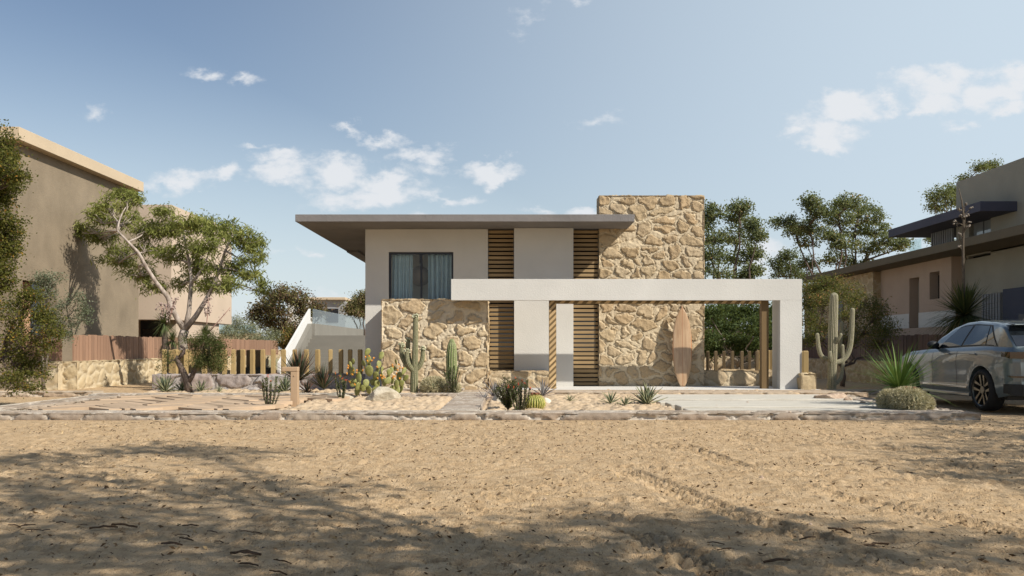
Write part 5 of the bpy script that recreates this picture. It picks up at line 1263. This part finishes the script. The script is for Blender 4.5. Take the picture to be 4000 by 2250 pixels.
def bush(name, label, x, D, wpx, hpx, n, leafm, leaf, seed, cat='bush'):
    t = empty(name, at(x, 0, D), label, cat); r = random.Random(seed); g = np.random.default_rng(seed); k = D/F; m = MB(); C = []; A = []
    for i in range(n):
        a = r.uniform(0, 6.28); q = r.random()**.5; b = Vector(at(x, 0, D)); e = b+Vector((math.cos(a)*q*wpx*k*.5, math.sin(a)*q*wpx*k*.5, hpx*k*(1-.45*q*q)*r.uniform(.72, 1.05)))
        m.tube([b, b.lerp(e, .5)+Vector((0, 0, .03)), e], [.007, .005, .003], 5)
        for j in range(34):
            s_ = r.uniform(.12, 1); d = Vector((r.gauss(0, .7), r.gauss(0, .7), r.uniform(.0, 1))); C.append(b.lerp(e, s_)+d.normalized()*leaf[0]*.6); A.append(d)
    m.build('stems', M['darkbark'], t, True, weld=False)
    link('leaves', leaf_mesh('leaves', np.array(C), leaf[0], leaf[1], np.array(A), g.uniform(0, 1, len(C))), leafm, t); return t
bush('dark_bush', 'dense dark green narrow leaved bush in front of the white boulder', 1985, 16.25, 118, 138, 70, M['oliveleaf'], (.05, .014), 5)

# ------------------------------------------------------------------ boulders
M['boulder'] = noisy('pale_boulder', (.34, .29, .205), (.54, .48, .375), 5, .9, 14, .9)
M['whiteboulder'] = noisy('white_boulder', (.48, .43, .34), (.66, .61, .51), 5, .9, 14, .7)
M['tanboulder'] = noisy('tan_boulder', (.30, .20, .14), (.55, .43, .32), 5, .9, 14, 1.0)
def boulder(label, x, D, wpx, hpx, dep, mat, seed, z=.03, group='boulders in the sand beds'):
    bm = bmesh.new(); bmesh.ops.create_icosphere(bm, subdivisions=5, radius=1); g = np.random.default_rng(seed)
    co = np.array([v.co for v in bm.verts]); pl = rand_dirs(14); off = g.uniform(.55, .9, 14)
    d = co/np.linalg.norm(co, axis=1)[:, None]; rr = np.ones(len(d))
    for p, o in zip(pl, off):
        c = d@p; rr = np.where(c > .05, np.minimum(rr, o/np.maximum(c, .05)), rr)
    rr = rr*(1+.10*fbm(d[:, 0]*2.3+seed, d[:, 1]*2.3+d[:, 2]*1.7, seed, 5)) + .035*fbm(d[:, 0]*8, d[:, 2]*8+d[:, 1]*5, seed+3, 3)
    k = D/F; S = np.array([wpx*k*.5, dep*.5, hpx*k]); P_ = d*rr[:, None]*S/np.abs(d*rr[:, None]).max(0)
    c = at(x, 0, D, z)
    for v, p in zip(bm.verts, P_): v.co = Vector(c)+Vector(p)
    me = bpy.data.meshes.new('boulder'); bm.to_mesh(me); bm.free()
    return tag(link('boulder', me, mat, None, False), label, 'boulder', group)
boulder('largest pale boulder in front of the prickly pears', 1482, 19.5, 172, 58, .7, M['boulder'], 3)
boulder('low pale boulder left of the largest boulder behind the thin stalks', 1325, 19.9, 118, 40, .6, M['boulder'], 8)
boulder('rounded white boulder behind the dark green bush', 1955, 18.9, 118, 60, .5, M['whiteboulder'], 12)
boulder('flat white boulder behind the golden barrel cactus', 2110, 18.6, 108, 24, .4, M['whiteboulder'], 15)
boulder('rough tan boulder at the foot of the tall saguaro', 3240, 19.3, 150, 50, .7, M['tanboulder'], 21)
for k, (x, y, s_) in enumerate([(2920, 1572, 14), (2800, 1585, 16), (3310, 1562, 40), (3370, 1575, 26), (3085, 1610, 14)]):
    D = (EYE-.1)*F/(y-YH); boulder(['small tan stone lying left on the pale drive strips', 'small stone lying nearest the left kerb on the drive strips', 'tan rubble lump at the right rim of the drive strips', 'small rubble lump before the barrel cluster', 'small stone by the kerb edge of the drive strips'][k], x, D, s_, s_*.35, s_*D/F*.8, M['tanboulder'], 30+k, .095, 'stones on the drive strips')

r = random.Random(44)
for k, (x, y, w_) in enumerate([(2972, 1862, 26), (2674, 1707, 16), (3165, 2035, 20), (2310, 1815, 9), (1420, 1790, 8), (880, 1740, 9), (640, 1905, 12), (2130, 1935, 12), (1750, 2120, 14), (3420, 1890, 13), (3640, 1780, 10), (3050, 1720, 8), (1080, 2190, 16), (2480, 2050, 15), (420, 2090, 14), (3800, 2010, 16), (2760, 1960, 9), (1960, 1760, 8), (2560, 1890, 11), (3290, 2160, 18)]):
    g_ = GP(x, y, .02); hh_ = float(sand_height(np.array([g_.x]), np.array([g_.y]))[0])
    boulder('small brown pebble lying on the sandy ground in front of the kerb', x, g_.y, w_, w_*.55, w_*g_.y/F*.8, M['tanboulder'], 60+k, hh_-.012, 'pebbles on the sandy ground')
# ------------------------------------------------------------------ timber bollard
bo = empty('bollard', at(1152, 0, 18.0), 'square timber bollard with a short arm near the herringbone paving', 'bollard')
M['bollardwood'] = wood('bollard_wood', (.50, .35, .22), (.36, .24, .14))
xb0, xb1 = W(1138, 0, 18).x, W(1166, 0, 18).x; ztp = W(0, 1433, 18).z
mb = MB(); mb.box(xb0, xb1, 17.93, 18.07, .0, ztp-.0905); mb.build('post', M['bollardwood'], bo, bevel=.008)
mb = MB(); mb.box(W(1104, 0, 18).x, xb1+.003, 17.92, 18.08, ztp-.09, ztp); mb.build('arm', M['bollardwood'], bo, bevel=.012)
mb = MB(); cxb = W(1149, 0, 17.9).x; mb.tube([(cxb, 17.932, ztp-.17), (cxb, 17.915, ztp-.17)], .014, 10); mb.build('bolt', M['bollardwood'], bo)

# ------------------------------------------------------------------ bark chips on the sand
M['bark'] = noisy('bark_chip', (.035, .02, .012), (.13, .075, .035), 14, .8, 30, .5, stretch=(1, 6, 1))
def chip_mesh(seed):
    r = random.Random(seed); n = 6; mb = MB(); V = []
    for i in range(n+1):
        t = i/n; w_ = .095*(.35+.65*math.sin(math.pi*min(1, t*.9+.08)))*r.uniform(.75, 1.2); z = .03*math.sin(math.pi*t)+.05*t*r.uniform(-1, 1)*.5+r.uniform(-.02, .02)
        V += [(t-.5, -w_, z+.04*r.random()), (t-.5, 0, z-.02), (t-.5, w_, z+.04*r.random())]
    mb.v = V
    for i in range(n):
        for j in (0, 1): a = i*3+j; mb.f.append((a, a+3, a+4, a+1)); mb.mi.append(0)
    o = mb.build('bark_chip', M['bark'], None); so = o.modifiers.new('thick', 'SOLIDIFY'); so.thickness = .03
    return o
protos = [chip_mesh(k) for k in range(4)]
CH = [(100,930),(185,930),(240,960),(330,968),(440,902),(595,912),(745,940),(895,940),(1370,918),(1300,975),(1340,1010),(1525,975),(1575,1005),(1235,1040),(1775,965),(1850,970),(1750,1005),(1765,1125),(1790,1185),(2030,1170),(2000,1240),(80,815),(2410,517),(2455,617),(960,178),(1130,176),(1260,184),(1325,194),(1420,174),(1485,184),(1545,189),(1700,178),(1755,186),(1880,180),(1915,188)]
CM = [(370,573),(275,595),(735,573),(680,510),(780,172),(855,205),(815,215),(735,192),(1040,187),(1255,172),(1265,210),(1490,182),(1710,172),(1605,187)]
CR = [(1085,492),(1235,495),(1405,475),(1360,520),(1530,512),(1565,538),(1620,497),(1740,532),(1490,458),(525,970),(1020,998),(1390,935),(1250,965),(1515,1025),(1505,965),(1825,1033),(1460,1085),(420,1115),(800,1160),(475,1250),(360,1040),(320,1215),(2365,172),(855,175),(1145,174)]
big = {(745,940): .17, (895,940): .16, (1765,1125): .2, (1515,1025): .2, (1250,965): .2, (1235,1040): .15, (1020,998): .12, (800,1160): .17}
pts = [(x*.5435, y, big.get((x, y))) for x, y in CH]+[(1300+x*.5435, y, big.get((x, y))) for x, y in CM]+[(2600+x*.5435, y, big.get((x, y))) for x, y in CR]
r = random.Random(12)
for k, (x, y, sz) in enumerate(pts):
    g = GP(x, 1550+y*.5435, .02); hz_ = float(sand_height(np.array([g.x]), np.array([g.y]))[0])
    o = protos[k % 4].copy(); COL.objects.link(o); s_ = sz or r.uniform(.05, .12)
    o.location = (g.x, g.y, hz_+.006); o.scale = (s_, s_, s_); o.rotation_euler = (r.uniform(-.35, .35), r.uniform(-.3, .3), r.choice([0, math.pi])+r.uniform(-.5, .5))
    tag(o, 'dry brown bark chip lying on the sand', 'bark chip', 'bark chips littering the sand')
for p in protos: bpy.data.objects.remove(p)
# fine dry litter: uncountable flakes and straw
g = np.random.default_rng(77); n = 9000
yy_ = 4.4+10.4*g.random(n)**.8; xx_ = (g.random(n)-.5)*1.22*yy_
keep = vnoise(xx_*.8, yy_*1.1, 401)+.35*g.random(n) > .52; xx_ = xx_[keep]; yy_ = yy_[keep]; n = len(xx_)
ang = g.uniform(0, 6.28, n); A = np.stack([np.cos(ang), np.sin(ang), g.uniform(-.1, .7, n)], -1)
L_ = .018+.035*g.random(n)**3
C = np.stack([xx_, yy_, sand_height(xx_, yy_)+.002+L_*.12], -1)
M['litter'] = leaf_mat('dry_litter', [(0, (.05, .03, .015)), (.5, (.16, .10, .05)), (1, (.50, .37, .20))], .0)
tag(link('dry_litter', leaf_mesh('dry_litter', C, L_, L_*.4, A, g.uniform(0, 1, n)), M['litter'], None), 'scattered fine dry leaf flakes and straw over the sandy road', 'litter', None, 'stuff')
# ------------------------------------------------------------------ the parked car (nose away from the camera)
def build_car():
    X0, Y0 = 8.83+.985, 16.9                       # centre line, rear axle
    car = empty('parked_car', (X0, Y0, 0), 'grey coupe like suv parked nose away from the camera at the right kerb', 'car')
    m_, t_, b_ = new_mat('car_paint'); b_.inputs['Base Color'].default_value = (.10, .13, .145, 1); b_.inputs['Metallic'].default_value = .15; b_.inputs['Roughness'].default_value = .28; b_.inputs['Coat Weight'].default_value = 1; b_.inputs['Coat Roughness'].default_value = .03
    paint = m_
    m_, t_, b_ = new_mat('car_glass'); b_.inputs['Base Color'].default_value = (.012, .016, .02, 1); b_.inputs['Roughness'].default_value = .02; b_.inputs['Specular IOR Level'].default_value = .9
    cglass = m_
    trim = noisy('black_trim', (.012, .012, .013), (.02, .02, .021), 12, .45, bstr=0)
    tyre_m = noisy('tyre_rubber', (.014, .013, .013), (.022, .021, .02), 20, .8, bstr=0)
    m_, t_, b_ = new_mat('wheel_metal'); b_.inputs['Base Color'].default_value = (.17, .16, .135, 1); b_.inputs['Metallic'].default_value = .8; b_.inputs['Roughness'].default_value = .28; rimm = m_
    m_, t_, b_ = new_mat('tail_lamp'); b_.inputs['Base Color'].default_value = (.02, .004, .004, 1); b_.inputs['Roughness'].default_value = .05; b_.inputs['Coat Weight'].default_value = 1; lampm = m_
    chrome, t_, b_ = new_mat('chrome'); b_.inputs['Base Color'].default_value = (.6, .6, .58, 1); b_.inputs['Metallic'].default_value = 1; b_.inputs['Roughness'].default_value = .12
    def ip(x, tab):
        if x <= tab[0][0]: return tab[0][1]
        for (a, b), (c, d) in zip(tab[:-1], tab[1:]):
            if x <= c:
                t = (x-a)/(c-a); t = t*t*(3-2*t)*.5+t*.5; return b+(d-b)*t
        return tab[-1][1]
    plan = [(-.98, .80), (-.90, .90), (-.7, .955), (-.3, .99), (.3, 1.0), (2.4, .99), (3.2, .98), (3.55, .955), (3.8, .89), (3.93, .74)]
    deck = [(-.98, 1.14), (-.85, 1.20), (0, 1.22), (1.7, 1.18), (2.2, 1.16), (3.0, 1.12), (3.5, 1.06), (3.8, .97), (3.93, .80)]
    sill = [(-.98, .46), (-.8, .34), (-.4, .27), (3.3, .25), (3.75, .28), (3.93, .36)]
    ns = 60; S = [-.98+4.91*i/ns for i in range(ns+1)]
    lev = [(0, .90), (.10, .955), (.22, .975), (.40, .972), (.58, .985), (.72, .992), (.86, .975), (.95, .945), (1.0, .90)]
    def side(s, t):
        z = ip(s, sill)+(ip(s, deck)-ip(s, sill))*t
        w = np.interp(t, [a for a, _ in lev], [b for _, b in lev])*.985*ip(s, plan)
        for wc in (0, 3.0):                       # flared arches
            q = math.hypot(s-wc, z-.40); w += .022*max(0, 1-abs(q-.47)/.09)
        return w, z
    mb = MB(); nl = 19; half = []
    for s in S:
        prof = [side(s, i/(nl-1)) for i in range(nl)]
        dz = ip(s, deck); prof += [(prof[-1][0]*.8, dz+.012), (prof[-1][0]*.4, dz+.025), (0, dz+.03)]
        half.append(prof)
    k = len(half[0]); ring = 2*k-1
    for s, prof in zip(S, half):
        for (w, z) in prof: mb.v.append((X0-w, Y0+s, z))
        for (w, z) in prof[-2::-1]: mb.v.append((X0+w, Y0+s, z))
    for i in range(ns):
        for j in range(ring-1): a = i*ring+j; mb.f.append((a, a+1, a+ring+1, a+ring)); mb.mi.append(0)
        mb.f.append((i*ring+ring-1, i*ring, (i+1)*ring, (i+1)*ring+ring-1)); mb.mi.append(0)
    mb.f += [tuple(range(ring)), tuple(ns*ring+j for j in range(ring))[::-1]]; mb.mi += [0, 0]
    body = mb.build('body', paint, None, True)
    # cut the wheel arches for good, then drop the cutter
    cut = MB()
    for s in (0, 3.0): cut.tube([(X0-1.2, Y0+s, .40), (X0+1.2, Y0+s, .40)], .455, 40)
    co = cut.build('cutter', None, None) if False else None
    me = bpy.data.meshes.new('cutter'); me.from_pydata(cut.v, [], cut.f); co = bpy.data.objects.new('cutter', me); COL.objects.link(co)
    bo_ = body.modifiers.new('arch', 'BOOLEAN'); bo_.operation = 'DIFFERENCE'; bo_.object = co; bo_.solver = 'EXACT'
    dg = bpy.context.evaluated_depsgraph_get(); nm = bpy.data.meshes.new_from_object(body.evaluated_get(dg))
    bpy.data.objects.remove(body); bpy.data.objects.remove(co)
    nm.name = 'body'; body = link('body', nm, None, car, False)
    nm.polygons.foreach_set('use_smooth', np.ones(len(nm.polygons), dtype=bool)); nm.set_sharp_from_angle(angle=R(35))
    # cabin
    roofz = [(-.86, 1.20), (-.74, 1.40), (-.60, 1.585), (-.36, 1.655), (.1, 1.70), (.7, 1.73), (1.15, 1.715), (1.5, 1.64), (1.85, 1.47), (2.25, 1.17)]
    ph = [(-.86, .88), (-.6, .85), (-.3, .76), (.6, .66), (1.3, .64), (2.25, .60)]
    S2 = [-.86+3.11*i/44 for i in range(45)]
    def cab(s, t):
        """t 0 at the belt line, 1 at the roof edge"""
        zr = ip(s, roofz)-.035; zb_ = ip(s, deck)-.02; z = zb_+(zr-zb_)*t
        wb = .885*ip(s, plan); wr = ip(s, ph)
        zt_ = (z-1.19)/(1.68-1.19); w = wb+(wr-wb)*max(0, zt_)**1.25
        return w, max(z, zb_)
    mb = MB(); kk = 9; half = []
    for s in S2:
        prof = [cab(s, i/(kk-1)) for i in range(kk)]; zr = ip(s, roofz); w1 = prof[-1][0]
        prof += [(w1*.93, zr-.012), (w1*.6, zr+.004), (0, zr+.012)]; half.append(prof)
    k = len(half[0]); ring = 2*k-1
    for s, prof in zip(S2, half):
        for (w, z) in prof: mb.v.append((X0-w, Y0+s, z))
        for (w, z) in prof[-2::-1]: mb.v.append((X0+w, Y0+s, z))
    for i in range(44):
        for j in range(ring-1): a = i*ring+j; mb.f.append((a, a+1, a+ring+1, a+ring)); mb.mi.append(0)
    mb.f += [tuple(range(ring)), tuple(44*ring+j for j in range(ring))[::-1]]; mb.mi += [0, 0]
    mb.build('roof', paint, car, True)
    # side glass, set just proud of the cabin
    def glass(poly_s, name, parent, offx=.006, mat=cglass, sides=(-1,)):
        for sg in sides:
            m2 = MB(); n = 10
            (a0, a1, b0, b1, t0, t1) = poly_s
            for i in range(n+1):
                for j in range(7):
                    t = t0+(t1-t0)*j/6; s = (a0+(b0-a0)*j/6)+((a1+(b1-a1)*j/6)-(a0+(b0-a0)*j/6))*i/n
                    w, z = cab(s, t); m2.v.append((X0+sg*(w+offx), Y0+s, z))
            for i in range(n):
                for j in range(6): a = i*7+j; m2.f.append((a, a+1, a+8, a+7)); m2.mi.append(0)
            m2.build(name, mat, parent, True)
    for sg in (-1, 1):
        glass((-.42, 1.98, -.05, 1.32, .06, .93), 'window_surround', car, .003, trim, (sg,))
        glass((-.36, -.02, -.03, .02, .12, .86), 'window', car, .008, cglass, (sg,))
        glass((.02, .86, .06, .72, .12, .88), 'window', car, .008, cglass, (sg,))
        glass((.93, 1.88, .80, 1.34, .12, .88), 'window', car, .008, cglass, (sg,))
    # rear and front screens lie on the cabin's sloping ends
    def screen_(sa, sb, name, wk=.9):
        m2 = MB(); n = 8
        for i in range(n+1):
            s = sa+(sb-sa)*i/n; w, _ = cab(s, 1); z = ip(s, roofz)+.012
            for j in range(9): q = (j/8*2-1); m2.v.append((X0+q*w*wk, Y0+s-.004*(1 if sa < 0 else -1), z+.006-.012*q*q))
        for i in range(n):
            for j in range(8): a = i*9+j; m2.f.append((a, a+1, a+10, a+9)); m2.mi.append(0)
        m2.build(name, cglass, car, True)
    screen_(-.845, -.61, 'rear_window', .96); screen_(2.18, 1.5, 'windscreen')
    m2 = MB(); m2.prism([(X0-.76, Y0-.76, 1.60), (X0+.76, Y0-.76, 1.60), (X0+.74, Y0-.42, 1.652), (X0-.74, Y0-.42, 1.652)], (0, 0, .022)); m2.build('spoiler', paint, car, bevel=.008)
    for sg in (-1, 1):
        # mirror
        m2 = MB(); mx = X0+sg*1.01; m2.ball((mx, Y0+1.83, 1.25), .13, .075, .085, 14, 10); m2.tube([(X0+sg*.86, Y0+1.87, 1.18), (mx, Y0+1.85, 1.21)], .03, 8); m2.build('mirror', trim, car, True)
        # handles
        for sh in (.30, 1.32):
            w, z = side(sh, .82); m2 = MB(); m2.obox((X0+sg*(w+.012), Y0+sh, 1.075), (.014, 0, 0), (0, .105, 0), (0, 0, .016)); m2.build('handle', paint, car, bevel=.01)
        # door gaps: thin dark seams
        for sh in (.95, 1.98):
            m2 = MB()
            for q in range(12):
                w0, z0 = side(sh, .12+.86*q/12); w1, z1 = side(sh, .12+.86*(q+1)/12)
                m2.face([(X0+sg*(w0+.003), Y0+sh-.006, z0), (X0+sg*(w0+.003), Y0+sh+.006, z0), (X0+sg*(w1+.003), Y0+sh+.006, z1), (X0+sg*(w1+.003), Y0+sh-.006, z1)])
            m2.build('door_seam', trim, car)
        m2 = MB(); w, z = side(1.5, .18); m2.obox((X0+sg*(w+.005), Y0+1.5, .43), (.012, 0, 0), (0, .92, 0), (0, 0, .022)); m2.build('side_trim', chrome, car, bevel=.008)
        m2 = MB(); w, z = side(1.5, .05); m2.obox((X0+sg*(w-.01), Y0+1.5, .285), (.035, 0, 0), (0, .98, 0), (0, 0, .03)); m2.build('sill', paint, car, bevel=.012)
        # headlamp
        m2 = MB(); m2.ball((X0+sg*.66, Y0+3.70, .86), .17, .16, .06, 12, 8); m2.build('headlight', chrome, car, True)
    # rear end
    def rear_strip(name, z0, z1, mat, s0=-.99, wrap=.62, off=.022):
        m2 = MB(); pts = []
        for i in range(25):
            q = -1+2*i/24; a = abs(q)
            s = s0 if a < .72 else s0+(a-.72)/.28*wrap
            wz = .5*(z0+z1); w, _ = side(s, (wz-ip(s, sill))/(ip(s, deck)-ip(s, sill)))
            x = math.copysign(w+off if a >= .72 else (side(s0, .6)[0]+off)*a/.72, q) if a > 0 else 0
            pts.append((X0+x, Y0+s-off))
        for i, (x, y) in enumerate(pts): m2.v += [(x, y, z0 if abs(i-12) < 11 else z0+.03), (x, y, z1)]
        for i in range(24): m2.f.append((2*i, 2*i+2, 2*i+3, 2*i+1)); m2.mi.append(0)
        o = m2.build(name, mat, car); so = o.modifiers.new('thick', 'SOLIDIFY'); so.thickness = .03; so.offset = 0; return o
    rear_strip('tail_light', 1.0, 1.12, lampm, wrap=.34); rear_strip('bumper_trim', .34, .54, trim, wrap=.30); rear_strip('reflector', .66, .69, lampm, wrap=.3)
    m2 = MB(); m2.box(X0-.55, X0+.55, Y0-1.02, Y0-.99, .40, .44); m2.build('bumper_bar', chrome, car, bevel=.008)
    m2 = MB(); m2.prism([(X0-.05, Y0+.15, 1.69), (X0-.05, Y0+.30, 1.69), (X0-.05, Y0+.17, 1.765)], (.02, 0, 0)); m2.build('antenna', paint, car)
    m2 = MB(); m2.box(X0-.80, X0+.80, Y0-.6, Y0+3.6, .24, .38); m2.build('underbody', trim, car)
    # wheels
    def wheel(s, sg):
        cx = X0+sg*.985; r = .398; w_ = .29; m2 = MB()
        prof = [(.30, 0), (.30, .006), (.33, .010), (.37, .0), (.392, -.03), (.398, -.08), (.398, -.21), (.392, -.26), (.36, -.285), (.30, -.29)]
        n = 48
        for (rr, dx) in prof:
            for j in range(n): a = 2*math.pi*j/n; m2.v.append((cx+sg*(dx-.01), Y0+s+rr*math.cos(a), .398+rr*math.sin(a)))
        for i in range(len(prof)-1):
            for j in range(n): m2.f.append((i*n+j, i*n+(j+1) % n, (i+1)*n+(j+1) % n, (i+1)*n+j)); m2.mi.append(0)
        wh = m2.build('wheel', tyre_m, car, True)
        m2 = MB(); cw = (Y0+s, .398)
        def P2(rr, a, dx): return (cx+sg*dx, cw[0]+rr*math.cos(a), cw[1]+rr*math.sin(a))
        for j in range(n):
            a0, a1 = 2*math.pi*j/n, 2*math.pi*(j+1)/n
            m2.face([P2(.304, a0, -.006), P2(.304, a1, -.006), P2(.288, a1, -.02), P2(.288, a0, -.02)]); m2.face([P2(.288, a0, -.02), P2(.288, a1, -.02), P2(.28, a1, -.20), P2(.28, a0, -.20)])
        for k in range(5):
            a = 2*math.pi*k/5+math.pi/2; da = .30
            for e in (-1, 1):
                ao, ai = a+e*.21, a+e*.16
                m2.prism([P2(.07, a+e*.75-.22, -.05), P2(.07, a+e*.75+.22, -.05), P2(.289, ao+.10+e*.02, -.022), P2(.289, ao-.10+e*.02, -.022)], (-sg*.03, 0, 0))
        m2.tube([P2(0, 0, -.09), P2(0, 0, -.035)], [.085, .07], 20)
        m2.build('rim', rimm, wh, False)
        m2 = MB(); m2.tube([P2(0, 0, -.19), P2(0, 0, -.13)], .19, 32); m2.build('brake_disc', trim, wh)
        m2 = MB(); m2.tube([P2(0, 0, -.205), P2(0, 0, -.20)], .27, 32); m2.build('backing', trim, wh)
    for s in (0, 3.0):
        for sg in (-1, 1): wheel(s, sg)
    return car
build_car()

# ------------------------------------------------------------------ street trees beside the camera: out of view, they give the dappled shade
def shade_tree(label, base, cl, seed, per=28, n=22):
    b = Vector(base); tip = Vector((sum(c[0][0] for c in cl)/len(cl), sum(c[0][1] for c in cl)/len(cl), 5.0))
    tr = [[(b.lerp(tip, q/6)+Vector((.15*math.sin(q*1.6), .12*math.cos(q*2), 0))*(q > 0), .2*(1-.12*q)) for q in range(7)]]
    al = [p for p, _ in tr[0][2:]]
    cs = [(Vector(c), rr, min(al, key=lambda p: (p-Vector(c)).length), 1) for c, rr in cl]
    return crown_tree('unseen_street_tree', label, 'tree', tuple(b), tr, cs, M['backleaf'], M['darkbark'], (.17, .075), per, n, .26, .1, 'unseen street trees beside the camera', seed, (.13, .05), shell=.2)
if True:
    shade_tree('unseen spreading street tree standing to the right of the viewpoint', (9.6, .2, 0),
      [((3.6, 1.6, 6.4), (1.3, 1.1, .6)), ((5.4, .8, 6.8), (1.4, 1.2, .7)), ((4.6, 3.0, 6.3), (1.2, .9, .5)), ((2.6, 2.8, 6.5), (1.1, .8, .5)), ((6.6, -.2, 6.6), (1.3, 1.0, .6)), ((4.6, .2, 6.2), (1.2, .8, .5)), ((9.4, .6, 6.8), (1.3, .8, .6)), ((6.9, .7, 6.6), (1.1, .7, .45)), ((8.4, 1.2, 6.9), (.9, .6, .4)), ((3.2, .9, 6.1), (1.0, .7, .5)), ((7.8, .2, 6.4), (1.2, .7, .5)), ((3.2, 5.6, 6.6), (1.1, .7, .45)), ((1.4, 5.0, 6.4), (.9, .6, .4))], 51)
    shade_tree('second unseen street tree further right of the viewpoint', (15.2, 5.4, 0),
      [((12.4, 5.6, 6.6), (1.3, 1.1, .6)), ((13.8, 7.2, 7.0), (1.4, 1.2, .7)), ((11.4, 4.0, 6.4), (1.1, .9, .5)), ((15.4, 8.8, 7.2), (1.5, 1.3, .8)), ((16.6, 11.2, 7.0), (1.6, 1.4, .9)), ((14.0, 10.2, 7.0), (1.4, 1.2, .8)), ((17.6, 13.2, 6.4), (1.5, 1.3, .9)), ((16.0, 12.6, 5.2), (1.5, 1.3, .9)), ((18.2, 11.4, 7.6), (1.5, 1.3, .9)), ((18.6, 14.6, 6.6), (1.4, 1.2, .9)), ((12.6, 3.0, 6.8), (1.2, 1, .6))], 52)
